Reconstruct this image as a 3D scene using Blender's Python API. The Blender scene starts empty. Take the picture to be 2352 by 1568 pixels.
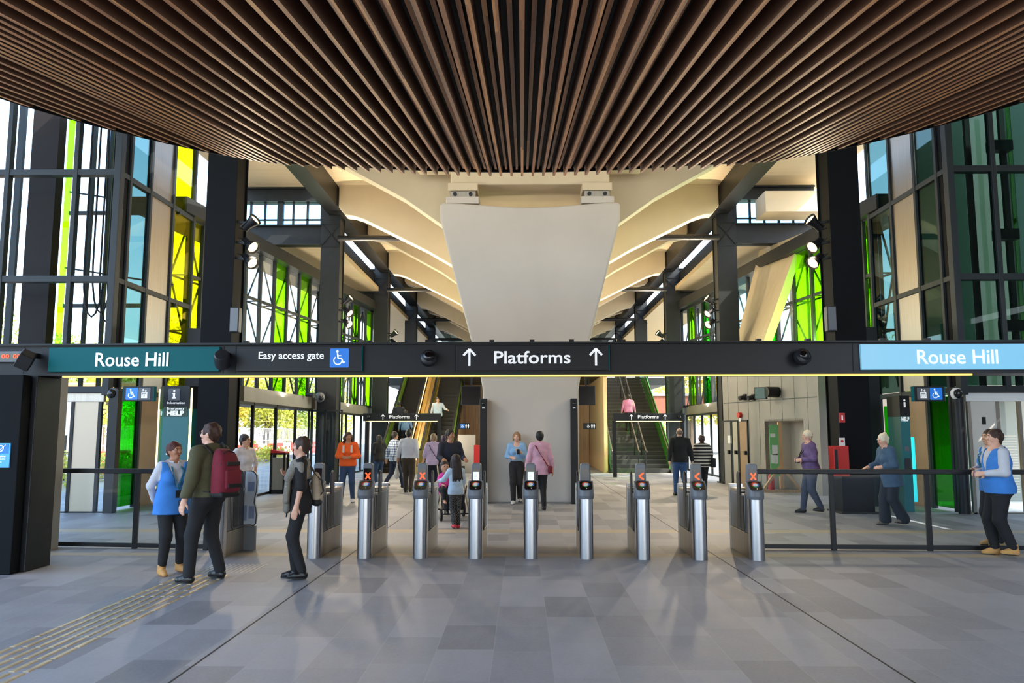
import bpy, bmesh, math, random
import numpy as np
from mathutils import Vector, Matrix
random.seed(7)
rng = np.random.default_rng(7)
SC = bpy.context.scene
COL = SC.collection

# ---------------------------------------------------------------- camera
F, CX, CY = 1835.0, 1176.0, 784.0
PITCH, YAW, EYE = math.radians(6.5), math.atan(24/1835.0), 1.7
cam_data = bpy.data.cameras.new('camera')
cam = bpy.data.objects.new('camera', cam_data); COL.objects.link(cam)
cam_data.sensor_width = 36.0; cam_data.lens = 36.0*F/2352.0
cam_data.clip_end = 400
cam.location = (0, 0, EYE)
cam.rotation_euler = (math.pi/2+PITCH, 0, YAW)
SC.camera = cam

# ---------------------------------------------------------------- sky, sun, exposure
SUN_EL, SUN_AZ = math.radians(42), math.radians(116)     # azimuth measured from +Y towards +X
world = bpy.data.worlds.new('sky'); SC.world = world; world.use_nodes = True
wn = world.node_tree; wn.nodes.clear()
wo = wn.nodes.new('ShaderNodeOutputWorld'); wb = wn.nodes.new('ShaderNodeBackground')
sk = wn.nodes.new('ShaderNodeTexSky'); sk.sky_type = 'NISHITA'
sk.sun_disc = False; sk.sun_elevation = SUN_EL; sk.sun_rotation = SUN_AZ
sk.air_density = 1.0; sk.dust_density = 2.0; sk.ozone_density = 1.0
wb.inputs['Strength'].default_value = 0.55
hz = wn.nodes.new('ShaderNodeMix'); hz.data_type = 'RGBA'; hz.blend_type = 'ADD'; hz.inputs[0].default_value = 1.0     # bright hazy air
hz.inputs[7].default_value = (.60, .80, 1.06, 1)
wn.links.new(sk.outputs[0], hz.inputs[6]); wn.links.new(hz.outputs[2], wb.inputs['Color']); wn.links.new(wb.outputs[0], wo.inputs['Surface'])
sd = bpy.data.lights.new('sun', 'SUN'); sun = bpy.data.objects.new('sun', sd); COL.objects.link(sun)
sd.energy = 6.5; sd.angle = math.radians(.5); sd.color = (1, .93, .8)
sdir = Vector((math.sin(SUN_AZ)*math.cos(SUN_EL), math.cos(SUN_AZ)*math.cos(SUN_EL), math.sin(SUN_EL)))
sun.rotation_euler = (-sdir).to_track_quat('-Z', 'Y').to_euler()
sun.location = sdir*60
SC.view_settings.view_transform = 'Standard'; SC.view_settings.look = 'None'
SC.view_settings.exposure = 0.88; SC.view_settings.gamma = 1.0
SC.view_settings.use_curve_mapping = False
SC.cycles.max_bounces = 8; SC.cycles.diffuse_bounces = 4; SC.cycles.glossy_bounces = 3
SC.cycles.transmission_bounces = 4; SC.cycles.transparent_max_bounces = 24
SC.cycles.sample_clamp_indirect = 4.0
SC.cycles.caustics_reflective = False; SC.cycles.caustics_refractive = False

# ---------------------------------------------------------------- pixel <-> place
def ray(u, v):
    x, y = (u-CX)/F, (CY-v)/F
    fy = math.cos(PITCH)-y*math.sin(PITCH); uz = math.sin(PITCH)+y*math.cos(PITCH)
    return Vector((x*math.cos(YAW)-fy*math.sin(YAW), x*math.sin(YAW)+fy*math.cos(YAW), uz))
def at(u, v, Y):
    r = ray(u, v); return Vector((0, 0, EYE))+r*(Y/r.y)
def gnd(u, v, z=0.0):
    r = ray(u, v); return Vector((0, 0, EYE))+r*((z-EYE)/r.z)

# ---------------------------------------------------------------- materials
def lin(c):
    return tuple(((x/255)/12.92 if x/255 <= .04045 else ((x/255+.055)/1.055)**2.4) for x in c)
MATS = {}
def mat(name, rgb, rough=.5, metal=0.0, vary=0.0, vscale=6.0, emit=None, estr=1.0, bump=0.0, bscale=60.0, spec=.5, stretch=None, coat=0):
    if name in MATS: return MATS[name]
    m = bpy.data.materials.new(name); MATS[name] = m; m.use_nodes = True
    nt = m.node_tree; b = nt.nodes['Principled BSDF']
    col = lin(rgb)
    b.inputs['Base Color'].default_value = (*col, 1); b.inputs['Roughness'].default_value = rough
    b.inputs['Metallic'].default_value = metal; b.inputs['Specular IOR Level'].default_value = spec
    if coat: b.inputs['Coat Weight'].default_value = coat
    if emit:
        b.inputs['Emission Color'].default_value = (*lin(emit), 1); b.inputs['Emission Strength'].default_value = estr
    if vary or bump:
        tc = nt.nodes.new('ShaderNodeTexCoord'); mp = nt.nodes.new('ShaderNodeMapping')
        nt.links.new(tc.outputs['Object'], mp.inputs['Vector'])
        if stretch: mp.inputs['Scale'].default_value = stretch
    if vary:
        n = nt.nodes.new('ShaderNodeTexNoise'); n.inputs['Scale'].default_value = vscale; n.inputs['Detail'].default_value = 5
        nt.links.new(mp.outputs[0], n.inputs['Vector'])
        r = nt.nodes.new('ShaderNodeValToRGB')
        r.color_ramp.elements[0].position = .3; r.color_ramp.elements[1].position = .7
        r.color_ramp.elements[0].color = (*[c*(1-vary) for c in col], 1)
        r.color_ramp.elements[1].color = (*[min(1, c*(1+vary)) for c in col], 1)
        nt.links.new(n.outputs[0], r.inputs[0]); nt.links.new(r.outputs[0], b.inputs['Base Color'])
    if bump:
        n2 = nt.nodes.new('ShaderNodeTexNoise'); n2.inputs['Scale'].default_value = bscale
        nt.links.new(mp.outputs[0], n2.inputs['Vector'])
        bp = nt.nodes.new('ShaderNodeBump'); bp.inputs['Strength'].default_value = bump; bp.inputs['Distance'].default_value = .01
        nt.links.new(n2.outputs[0], bp.inputs['Height']); nt.links.new(bp.outputs[0], b.inputs['Normal'])
    return m
def glassmat(name, tint, refl=.5, fres=1.45, rough=.0):
    m = bpy.data.materials.new(name); MATS[name] = m; m.use_nodes = True
    nt = m.node_tree; nt.nodes.clear(); L = nt.links.new
    o = nt.nodes.new('ShaderNodeOutputMaterial'); mx = nt.nodes.new('ShaderNodeMixShader')
    t = nt.nodes.new('ShaderNodeBsdfTransparent'); g = nt.nodes.new('ShaderNodeBsdfGlossy'); f = nt.nodes.new('ShaderNodeFresnel')
    t.inputs[0].default_value = (*tint, 1); g.inputs['Roughness'].default_value = rough; f.inputs[0].default_value = fres
    ml = nt.nodes.new('ShaderNodeMath'); ml.operation = 'MULTIPLY'; ml.inputs[1].default_value = refl
    L(f.outputs[0], ml.inputs[0]); L(ml.outputs[0], mx.inputs[0]); L(t.outputs[0], mx.inputs[1]); L(g.outputs[0], mx.inputs[2]); L(mx.outputs[0], o.inputs[0])
    return m
M = {}
M['steel_dark'] = mat('charcoal steel', (36, 39, 41), .5, .0, .12, 3, spec=.3)
M['steel_black'] = mat('black steel', (20, 21, 24), .45, 0, .1, 4, spec=.35)
M['frame'] = mat('window frame grey', (40, 46, 50), .5, spec=.3)
M['navy'] = mat('navy black cladding', (11, 13, 17), .6, 0, .08, 2, spec=.12)
M['concrete'] = mat('smooth concrete', (196, 189, 180), .75, 0, .05, .7, bump=.06, bscale=30)
M['cream'] = mat('cream concrete', (214, 199, 170), .8, 0, .04, 1.2)
M['cream_panel'] = mat('cream soffit panel', (208, 190, 156), .75, 0, .05, 2, stretch=(.3, 3, 1))
M['steel'] = mat('brushed stainless', (196, 198, 204), .28, 1, .10, 40, stretch=(6, 6, .1))
M['steel_soft'] = mat('satin stainless', (164, 157, 148), .38, 1, .10, 10, stretch=(4, 4, .1))
M['plastic_grey'] = mat('grey plastic', (104, 108, 116), .4)
M['plastic_dark'] = mat('dark plastic', (38, 40, 45), .35)
M['screen_black'] = mat('black screen', (14, 15, 18), .12, coat=.4)
M['white'] = mat('white lettering', (240, 242, 244), .5, emit=(240, 242, 244), estr=.25)
M['white_plain'] = mat('plain white', (232, 232, 230), .55)
M['teal'] = mat('teal sign panel', (10, 92, 98), .5, emit=(10, 104, 110), estr=.06, spec=.15)
M['teal_reflection'] = mat('right sign panel with painted sky reflection', (110, 172, 200), .3, emit=(120, 182, 212), estr=.35)  # emissive pale blue paints a sky reflection onto the teal sign
M['teal_dark'] = mat('teal kiosk panel', (18, 104, 110), .4)
M['blue_icon'] = mat('blue pictogram panel', (22, 112, 205), .4, emit=(22, 112, 205), estr=.25)
M['sky_icon'] = mat('pale blue sign panel', (70, 160, 220), .4, emit=(60, 150, 220), estr=.2)
M['green_panel'] = mat('dark green panel', (16, 58, 42), .4)
M['icon_grey'] = mat('grey pictogram panel', (96, 98, 102), .5)
M['sign_black'] = mat('black sign panel', (32, 34, 38), .45, spec=.3)
M['led_warm'] = mat('warm light strip', (255, 236, 170), .5, emit=(255, 226, 150), estr=2.2)
M['led_yellow'] = mat('yellow light strip', (255, 214, 96), .5, emit=(255, 212, 92), estr=1.3)
M['lens'] = mat('warm lamp lens', (255, 236, 190), .4, emit=(255, 228, 170), estr=1.6)
M['red'] = mat('red enamel', (196, 36, 34), .4)
M['red_screen'] = mat('red cross display', (255, 70, 30), .4, emit=(255, 66, 24), estr=1.4)
M['white_screen'] = mat('white display', (215, 236, 228), .4, emit=(205, 236, 222), estr=.8)
M['cladding'] = mat('grey clad panel', (146, 141, 136), .6, 0, .06, 1.5)
M['timber_wall'] = mat('pale timber lining', (204, 166, 124), .55, 0, .14, 4, stretch=(5, 5, .3))
M['rubber'] = mat('black rubber', (22, 22, 23), .7)
M['brown_panel'] = mat('bronze clad panel', (150, 122, 96), .4, .3, .1, 2)
M['gold'] = mat('gold escalator cladding', (206, 176, 116), .35, .5)
M['glass'] = glassmat('clear glass', (.95, .98, .98), .35)
M['glass_fence'] = glassmat('low clear screen glass', (.88, .92, .94), .35)
M['glass_lime'] = glassmat('lime glass', (.48, .95, .02), .5)
M['glass_yellow'] = glassmat('yellow glass', (.9, .88, .02), .5)
M['glass_green'] = glassmat('green glass', (.06, .62, .03), .5)
M['glass_cyan'] = glassmat('pale cyan glass', (.66, .88, .96), .35)
M['glass_teal'] = glassmat('dark teal glass', (.30, .42, .40), .35)

# ---------------------------------------------------------------- mesh builder
LOC = {}
class MB:
    def __init__(s): s.v, s.f = [], []
    def add(s, vs, fs):
        n = len(s.v); s.v += [tuple(p) for p in vs]; s.f += [tuple(i+n for i in f) for f in fs]; return s
    def box(s, x0, x1, y0, y1, z0, z1):
        return s.add([(x0,y0,z0),(x1,y0,z0),(x1,y1,z0),(x0,y1,z0),(x0,y0,z1),(x1,y0,z1),(x1,y1,z1),(x0,y1,z1)],
                     [(0,3,2,1),(4,5,6,7),(0,1,5,4),(1,2,6,5),(2,3,7,6),(3,0,4,7)])
    def obox(s, c, size, R):
        m = MB().box(-size[0]/2, size[0]/2, -size[1]/2, size[1]/2, -size[2]/2, size[2]/2)
        c = Vector(c)
        return s.add([R @ Vector(p)+c for p in m.v], m.f)
    def bar(s, a, b, w, h=None, up=(0,0,1)):
        a, b = Vector(a), Vector(b); h = h or w; d = b-a; L = d.length; d.normalize()
        up = Vector(up)
        if abs(d.dot(up)) > .98: up = Vector((0,1,0))
        x = d.cross(up).normalized(); z = x.cross(d).normalized()
        R = Matrix((x, d, z)).transposed()
        return s.obox((a+b)/2, (w, L, h), R)
    def prism(s, poly, a0, a1, axis='y'):
        n = len(poly)
        def mk(p, t):
            if axis == 'y': return (p[0], t, p[1])
            if axis == 'x': return (t, p[0], p[1])
            return (p[0], p[1], t)
        vs = [mk(p, a0) for p in poly]+[mk(p, a1) for p in poly]
        return s.add(vs, [tuple(range(n)), tuple(range(2*n-1, n-1, -1))]+[(i, i+n, (i+1) % n+n, (i+1) % n) for i in range(n)])
    def tube(s, pts, r, n=8, cap=True):
        pts = [Vector(p) for p in pts]; rs = r if isinstance(r, (list, tuple)) else [r]*len(pts)
        vs, fs = [], []; px = None
        for i, p in enumerate(pts):
            d = (pts[min(i+1, len(pts)-1)]-pts[max(i-1, 0)]).normalized()
            if px is None:
                t = Vector((0,0,1)) if abs(d.z) < .9 else Vector((1,0,0)); px = d.cross(t).normalized()
            px = (px-d*px.dot(d)).normalized(); py = d.cross(px)
            for k in range(n):
                a = 2*math.pi*k/n; vs.append(p+(px*math.cos(a)+py*math.sin(a))*rs[i])
        for i in range(len(pts)-1):
            for k in range(n):
                fs.append((i*n+k, i*n+(k+1) % n, (i+1)*n+(k+1) % n, (i+1)*n+k))
        if cap: fs += [tuple(range(n-1, -1, -1)), tuple(range((len(pts)-1)*n, len(pts)*n))]
        return s.add(vs, fs)
    def lathe(s, prof, n=20, c=(0,0,0), R=None):
        vs, fs = [], []; c = Vector(c)
        for (r, z) in prof:
            for k in range(n):
                a = 2*math.pi*k/n; p = Vector((r*math.cos(a), r*math.sin(a), z))
                vs.append((R @ p if R else p)+c)
        for i in range(len(prof)-1):
            for k in range(n): fs.append((i*n+k, i*n+(k+1) % n, (i+1)*n+(k+1) % n, (i+1)*n+k))
        fs += [tuple(range(n-1, -1, -1)), tuple(range((len(prof)-1)*n, len(prof)*n))]
        return s.add(vs, fs)
    def ell(s, c, r, n=12, m=8, R=None):
        prof = [(math.sin(math.pi*i/m), -math.cos(math.pi*i/m)) for i in range(m+1)]
        prof[0] = (.02, -1); prof[-1] = (.02, 1)
        t = MB().lathe(prof, n); c = Vector(c)
        out = []
        for p in t.v:
            q = Vector((p[0]*r[0], p[1]*r[1], p[2]*r[2])); out.append((R @ q if R else q)+c)
        return s.add(out, t.f)
    def build(s, name, m, parent=None, smooth=False, bevel=0.0, seg=2, world=True):
        me = bpy.data.meshes.new(name)
        off = LOC.get(parent.name, Vector()) if (parent and world) else Vector()
        me.from_pydata([tuple(Vector(p)-off) for p in s.v], [], s.f)
        if m: me.materials.append(m)
        bm = bmesh.new(); bm.from_mesh(me); bmesh.ops.recalc_face_normals(bm, faces=bm.faces); bm.to_mesh(me); bm.free()
        if smooth:
            for p in me.polygons: p.use_smooth = True
            try: me.set_sharp_from_angle(angle=math.radians(40))
            except Exception: pass
        o = bpy.data.objects.new(name, me); COL.objects.link(o)
        if parent:
            o.parent = parent; LOC[o.name] = off
        if bevel:
            b = o.modifiers.new('bevel', 'BEVEL'); b.width = bevel; b.segments = seg; b.limit_method = 'ANGLE'; b.angle_limit = math.radians(35)
        return o
def thing(name, label, cat, loc=(0,0,0), rz=0.0, group=None):
    o = bpy.data.objects.new(name, None); COL.objects.link(o)
    o.location = loc; o.rotation_euler = (0, 0, rz); o.empty_display_size = .1
    o['label'] = label; o['category'] = cat; o['kind'] = 'thing'
    if group: o['group'] = group
    LOC[o.name] = Vector(loc)
    return o
def tag(o, label, cat, group=None, kind='thing'):
    o['label'] = label; o['category'] = cat; o['kind'] = kind
    if group: o['group'] = group
    return o
def struct(o, label=None, cat=None):
    o['kind'] = 'structure'
    if label: o['label'] = label
    if cat: o['category'] = cat
    return o
def copy_tree(o, parent=None):
    c = o.copy(); COL.objects.link(c)
    if parent: c.parent = parent; c.matrix_parent_inverse = o.matrix_parent_inverse.copy()
    for ch in list(o.children): copy_tree(ch, c)
    return c

# ---------------------------------------------------------------- flat artwork on a real panel
class Flat:
    """small raised artwork: 2-D shapes laid on the face at origin o with axes ux, uy"""
    def __init__(s, o, ux, uy, t=.004):
        s.o, s.ux, s.uy = Vector(o), Vector(ux).normalized(), Vector(uy).normalized(); s.n = s.ux.cross(s.uy); s.t = t; s.mb = MB()
    def p(s, x, y, z=0): return s.o+s.ux*x+s.uy*y+s.n*z
    def poly(s, pts):
        n = len(pts)
        s.mb.add([s.p(*q) for q in pts]+[s.p(q[0], q[1], s.t) for q in pts],
                 [tuple(range(n-1, -1, -1)), tuple(range(n, 2*n))]+[(i, (i+1) % n, (i+1) % n+n, i+n) for i in range(n)]); return s
    def rect(s, x0, y0, x1, y1): return s.poly([(x0,y0),(x1,y0),(x1,y1),(x0,y1)])
    def rrect(s, x0, y0, x1, y1, r):
        pts = []
        for cx, cy, a0 in ((x1-r,y0+r,-90),(x1-r,y1-r,0),(x0+r,y1-r,90),(x0+r,y0+r,180)):
            for k in range(5):
                a = math.radians(a0+90*k/4); pts.append((cx+r*math.cos(a), cy+r*math.sin(a)))
        return s.poly(pts)
    def line(s, x0, y0, x1, y1, w):
        d = Vector((x1-x0, y1-y0)); L = d.length or 1; nx, ny = -d.y/L*w/2, d.x/L*w/2
        return s.poly([(x0-nx,y0-ny),(x1-nx,y1-ny),(x1+nx,y1+ny),(x0+nx,y0+ny)])
    def disc(s, x, y, r, n=20): return s.poly([(x+r*math.cos(2*math.pi*k/n), y+r*math.sin(2*math.pi*k/n)) for k in range(n)])
    def arc(s, x, y, r, w, a0, a1, n=16):
        for k in range(n):
            b0, b1 = math.radians(a0+(a1-a0)*k/n), math.radians(a0+(a1-a0)*(k+1)/n)
            s.poly([(x+(r-w/2)*math.cos(b0), y+(r-w/2)*math.sin(b0)), (x+(r+w/2)*math.cos(b0), y+(r+w/2)*math.sin(b0)),
                    (x+(r+w/2)*math.cos(b1), y+(r+w/2)*math.sin(b1)), (x+(r-w/2)*math.cos(b1), y+(r-w/2)*math.sin(b1))])
        return s
    def arrow_up(s, x, y, h):
        w = h*.13
        s.line(x, y-h/2, x, y+h*.46, w); s.line(x, y+h/2, x-h*.36, y+h*.12, w); s.line(x, y+h/2, x+h*.36, y+h*.12, w); return s
    def wheelchair(s, x, y, h):
        k = h
        s.disc(x-.08*k, y+.40*k, .085*k); s.line(x-.07*k, y+.30*k, x-.03*k, y-.02*k, .09*k)
        s.line(x-.05*k, y+.14*k, x+.17*k, y+.14*k, .07*k); s.line(x-.05*k, y-.03*k, x+.20*k, y-.03*k, .085*k)
        s.line(x+.18*k, y-.02*k, x+.30*k, y-.30*k, .085*k); s.line(x+.28*k, y-.31*k, x+.40*k, y-.25*k, .07*k)
        s.arc(x-.04*k, y-.16*k, .25*k, .07*k, 125, 345, 20); return s
    def lift(s, x, y, h):
        k = h
        for a, b, c, d in ((-.3,-.45,.3,-.38),(-.3,.08,.3,.15),(-.3,-.45,-.23,.15),(.23,-.45,.3,.15)): s.rect(x+a*k, y+b*k, x+c*k, y+d*k)
        for dx in (-.13, 0, .13): s.disc(x+dx*k, y-.06*k, .05*k, 10); s.rect(x+(dx-.045)*k, y-.36*k, x+(dx+.045)*k, y-.12*k)
        for dx, sg in ((-.14, 1), (.14, -1)):
            s.line(x+dx*k, y+.22*k, x+dx*k, y+.46*k, .05*k)
            yy = .48 if sg > 0 else .2
            s.line(x+dx*k, y+yy*k, x+(dx-.1)*k, y+(yy-.12*sg)*k, .05*k); s.line(x+dx*k, y+yy*k, x+(dx+.1)*k, y+(yy-.12*sg)*k, .05*k)
        return s
    def build(s, name, m, parent=None, world=True): return s.mb.build(name, m, parent, world=world)
def text_mesh(body, bold=.012):
    cu = bpy.data.curves.new('lettering', 'FONT'); cu.body = body; cu.size = 1; cu.extrude = .02; cu.offset = bold; cu.resolution_u = 3
    o = bpy.data.objects.new('lettering', cu); COL.objects.link(o)
    dg = bpy.context.evaluated_depsgraph_get(); me = bpy.data.meshes.new_from_object(o.evaluated_get(dg))
    bpy.data.objects.remove(o); bpy.data.curves.remove(cu)
    vs = np.array([v.co[:] for v in me.vertices]); fs = [tuple(p.vertices) for p in me.polygons]
    bpy.data.meshes.remove(me); return vs, fs
def lettering(body, o, ux, uy, w, h, m, parent=None, world=True, t=.005, bold=.012, align='c', name='lettering', caps=None):
    """words fitted to width w; h is the height of the tall letters"""
    vs, fs = text_mesh(body, bold)
    mn, mx = vs.min(0), vs.max(0); base = 0.0
    sx = w/(mx[0]-mn[0]); sy = h/((mx[1]-0) if caps is None else caps)
    ux, uy = Vector(ux).normalized(), Vector(uy).normalized(); n = ux.cross(uy); o = Vector(o)
    x0 = -w/2 if align == 'c' else 0
    mb = MB(); mb.add([o+ux*((v[0]-mn[0])*sx+x0)+uy*(v[1]*sy)+n*((v[2]+.02)/.04*t) for v in vs], fs)
    return mb.build(name, m, parent, world=world)
# ================================================================ SETTING
XC = 0.2
def brick_floor():
    m = bpy.data.materials.new('bluestone paving'); m.use_nodes = True
    nt = m.node_tree; b = nt.nodes['Principled BSDF']; L = nt.links.new; N = nt.nodes.new
    tc = N('ShaderNodeTexCoord'); sp = N('ShaderNodeSeparateXYZ'); L(tc.outputs['Object'], sp.inputs[0])
    def math_(op, a, b_=None, c=None):
        n = N('ShaderNodeMath'); n.operation = op
        for i, q in enumerate((a, b_, c)):
            if q is None: continue
            if isinstance(q, (int, float)): n.inputs[i].default_value = q
            else: L(q, n.inputs[i])
        return n.outputs[0]
    W = .45
    cx = math_('DIVIDE', math_('SUBTRACT', sp.outputs['X'], XC+.02), W); ci = math_('FLOOR', cx); fx = math_('FRACT', cx)
    wn1 = N('ShaderNodeTexWhiteNoise'); wn1.noise_dimensions = '1D'; L(ci, wn1.inputs['W'])
    ln = math_('MULTIPLY_ADD', wn1.outputs['Value'], .25, .78)
    cy = math_('ADD', math_('DIVIDE', sp.outputs['Y'], ln), math_('MULTIPLY', wn1.outputs['Value'], 37.3)); yi = math_('FLOOR', cy); fy = math_('FRACT', cy)
    cv = N('ShaderNodeCombineXYZ'); L(ci, cv.inputs[0]); L(yi, cv.inputs[1])
    wn2 = N('ShaderNodeTexWhiteNoise'); wn2.noise_dimensions = '2D'; L(cv.outputs[0], wn2.inputs['Vector'])
    nz = N('ShaderNodeTexNoise'); nz.inputs['Scale'].default_value = 2.2; nz.inputs['Detail'].default_value = 8; nz.inputs['Roughness'].default_value = .65
    mp = N('ShaderNodeMapping'); mp.inputs['Scale'].default_value = (2.0, 1, 1); L(tc.outputs['Object'], mp.inputs[0]); L(mp.outputs[0], nz.inputs['Vector'])
    k = math_('ADD', math_('MULTIPLY', wn2.outputs['Value'], .52), math_('MULTIPLY', nz.outputs[0], .55))
    n3 = N('ShaderNodeTexNoise'); n3.inputs['Scale'].default_value = 38; n3.inputs['Detail'].default_value = 6; n3.inputs['Roughness'].default_value = .7; L(tc.outputs['Object'], n3.inputs['Vector'])
    k = math_('ADD', k, math_('MULTIPLY', math_('SUBTRACT', n3.outputs[0], .5), .45))
    rp = N('ShaderNodeValToRGB'); e = rp.color_ramp.elements
    e[0].position = .2; e[0].color = (*lin((120, 121, 127)), 1); e[1].position = .85; e[1].color = (*lin((164, 164, 169)), 1)
    e2 = rp.color_ramp.elements.new(.5); e2.color = (*lin((144, 145, 150)), 1)
    L(k, rp.inputs[0])
    # joints and the two inlaid pale bands
    gx = math_('LESS_THAN', math_('MINIMUM', fx, math_('SUBTRACT', 1, fx)), .007)
    gy = math_('LESS_THAN', math_('MINIMUM', fy, math_('SUBTRACT', 1, fy)), .0035)
    g = math_('MAXIMUM', gx, gy)
    mj = N('ShaderNodeMix'); mj.data_type = 'RGBA'; mj.inputs[7].default_value = (*lin((168, 168, 168)), 1)
    L(math_('MULTIPLY', g, .5), mj.inputs[0]); L(rp.outputs[0], mj.inputs[6])
    def band(c, h): return math_('LESS_THAN', math_('ABSOLUTE', math_('SUBTRACT', sp.outputs['Y'], c)), h)
    bd = math_('MAXIMUM', band(14.15, .22), math_('MAXIMUM', band(11.45, .13), band(33.9, .15)))
    mb_ = N('ShaderNodeMix'); mb_.data_type = 'RGBA'; mb_.inputs[7].default_value = (*lin((176, 162, 138)), 1)
    L(bd, mb_.inputs[0]); L(mj.outputs[2], mb_.inputs[6])
    L(mb_.outputs[2], b.inputs['Base Color'])
    rr = N('ShaderNodeMapRange'); rr.inputs['To Min'].default_value = .46; rr.inputs['To Max'].default_value = .68
    L(nz.outputs[0], rr.inputs[0]); L(rr.outputs[0], b.inputs['Roughness'])
    bp = N('ShaderNodeBump'); bp.inputs['Strength'].default_value = .15; bp.inputs['Distance'].default_value = .004
    L(nz.outputs[0], bp.inputs['Height']); L(bp.outputs[0], b.inputs['Normal'])
    return m
fm = brick_floor()
struct(MB().box(-13, 13.4, -8, 46, -.3, 0).build('floor', fm), 'grey bluestone paved concourse floor', 'floor')
for i, (x, side) in enumerate(((-2.42, 'left'), (2.68, 'right'))):
    struct(MB().box(x-.008, x+.008, -8, 33, -.01, .0015).build('trim_%d' % (i+1), M['rubber']), 'thin dark expansion joint running down the %s of the floor' % side, 'floor joint')

# ---- timber batten ceiling -------------------------------------------------
def timber():
    m = bpy.data.materials.new('stained timber battens'); m.use_nodes = True
    nt = m.node_tree; b = nt.nodes['Principled BSDF']; L = nt.links.new; N = nt.nodes.new
    tc = N('ShaderNodeTexCoord'); sp = N('ShaderNodeSeparateXYZ'); L(tc.outputs['Object'], sp.inputs[0])
    d = N('ShaderNodeMath'); d.operation = 'MULTIPLY'; d.inputs[1].default_value = 1/BS; L(sp.outputs['X'], d.inputs[0])
    fl = N('ShaderNodeMath'); fl.operation = 'FLOOR'; L(d.outputs[0], fl.inputs[0])
    wn = N('ShaderNodeTexWhiteNoise'); wn.noise_dimensions = '1D'; L(fl.outputs[0], wn.inputs['W'])
    ya = N('ShaderNodeMath'); ya.operation = 'MULTIPLY_ADD'; ya.inputs[1].default_value = .42; L(sp.outputs['Y'], ya.inputs[0])
    wm = N('ShaderNodeMath'); wm.operation = 'MULTIPLY'; wm.inputs[1].default_value = 23.7; L(wn.outputs['Value'], wm.inputs[0]); L(wm.outputs[0], ya.inputs[2])
    yf = N('ShaderNodeMath'); yf.operation = 'FLOOR'; L(ya.outputs[0], yf.inputs[0])
    cv = N('ShaderNodeCombineXYZ'); L(fl.outputs[0], cv.inputs[0]); L(yf.outputs[0], cv.inputs[1])
    w2 = N('ShaderNodeTexWhiteNoise'); w2.noise_dimensions = '2D'; L(cv.outputs[0], w2.inputs['Vector'])
    mp = N('ShaderNodeMapping'); mp.inputs['Scale'].default_value = (60, 2.5, 60); L(tc.outputs['Object'], mp.inputs[0])
    nz = N('ShaderNodeTexNoise'); nz.inputs['Scale'].default_value = 1.0; nz.inputs['Detail'].default_value = 4; L(mp.outputs[0], nz.inputs['Vector'])
    ad = N('ShaderNodeMath'); ad.operation = 'MULTIPLY_ADD'; ad.inputs[1].default_value = .35; L(nz.outputs[0], ad.inputs[0]); L(w2.outputs['Value'], ad.inputs[2])
    rp = N('ShaderNodeValToRGB'); e = rp.color_ramp.elements
    e[0].position = .05; e[0].color = (*lin((140, 92, 60)), 1); e[1].position = 1.2 if False else 1.0; e[1].color = (*lin((232, 160, 92)), 1)
    e2 = rp.color_ramp.elements.new(.8); e2.color = (*lin((205, 128, 74)), 1)
    L(ad.outputs[0], rp.inputs[0]); L(rp.outputs[0], b.inputs['Base Color'])
    b.inputs['Roughness'].default_value = .5
    return m
BS = .0845
CS = math.tan(math.radians(10.4))         # the soffit rises away from the entrance
CR, CY0 = 5.45, 7.15
def zc(y): return 3.56+CS*y
def edge_y(x):
    q = CR*CR-x*x
    return CY0+math.sqrt(q) if q > 0 else CY0
def batten_ceiling():
    lit = MB(); W = .036
    n = int(CR/BS)
    for i in range(-n, n+1):
        x = i*BS; e = edge_y(x)-.03; y0 = -3.0
        ax = abs(x)
        deep = .15 if (i % 2 == 0) else .06        # alternate battens hang lower
        fold = max(0, 1-abs(ax-3.7)/.42)
        if fold > .05: deep = .15
        rise = 0.0
        if ax > 3.7: rise = .10*(ax-3.7)           # the outer wings turn up a little
        slope = abs(x)/max(.35, math.sqrt(max(CR*CR-x*x, .01))); tip = min(.16*math.sqrt(1+slope*slope), 1.2); dl_ = min(edge_y(x-W/2), edge_y(x+W/2)); e = edge_y(x)-.012
        for (ya, yb, dd) in ((y0, e-tip, deep), (e-tip, e, .045)):
            vs = []
            for yy in (ya, yb):
                yl = yy+(edge_y(x-W/2)-edge_y(x)) if yy > 0 else yy
                yr = yy+(edge_y(x+W/2)-edge_y(x)) if yy > 0 else yy
                dz = .12-dd-.03*(dd > .1)
                vs += [(x-W/2, yl, zc(yl)+dz+rise), (x+W/2, yr, zc(yr)+dz+rise), (x+W/2, yr, zc(yr)+.12+rise), (x-W/2, yl, zc(yl)+.12+rise)]
            lit.add(vs, [(0,1,5,4),(1,2,6,5),(2,3,7,6),(3,0,4,7),(0,3,2,1),(4,5,6,7)])
    return lit
bt = batten_ceiling()
tm = timber()
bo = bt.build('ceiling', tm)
bo.data.materials.append(mat('batten side with painted shade', (96, 58, 38), .6, 0, .2, 3, stretch=(1, .3, 1)))  # darker side colour paints in the shade between battens
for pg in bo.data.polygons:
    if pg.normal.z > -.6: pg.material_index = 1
struct(bo, 'dark timber batten ceiling with a curved front edge', 'ceiling')
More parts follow.
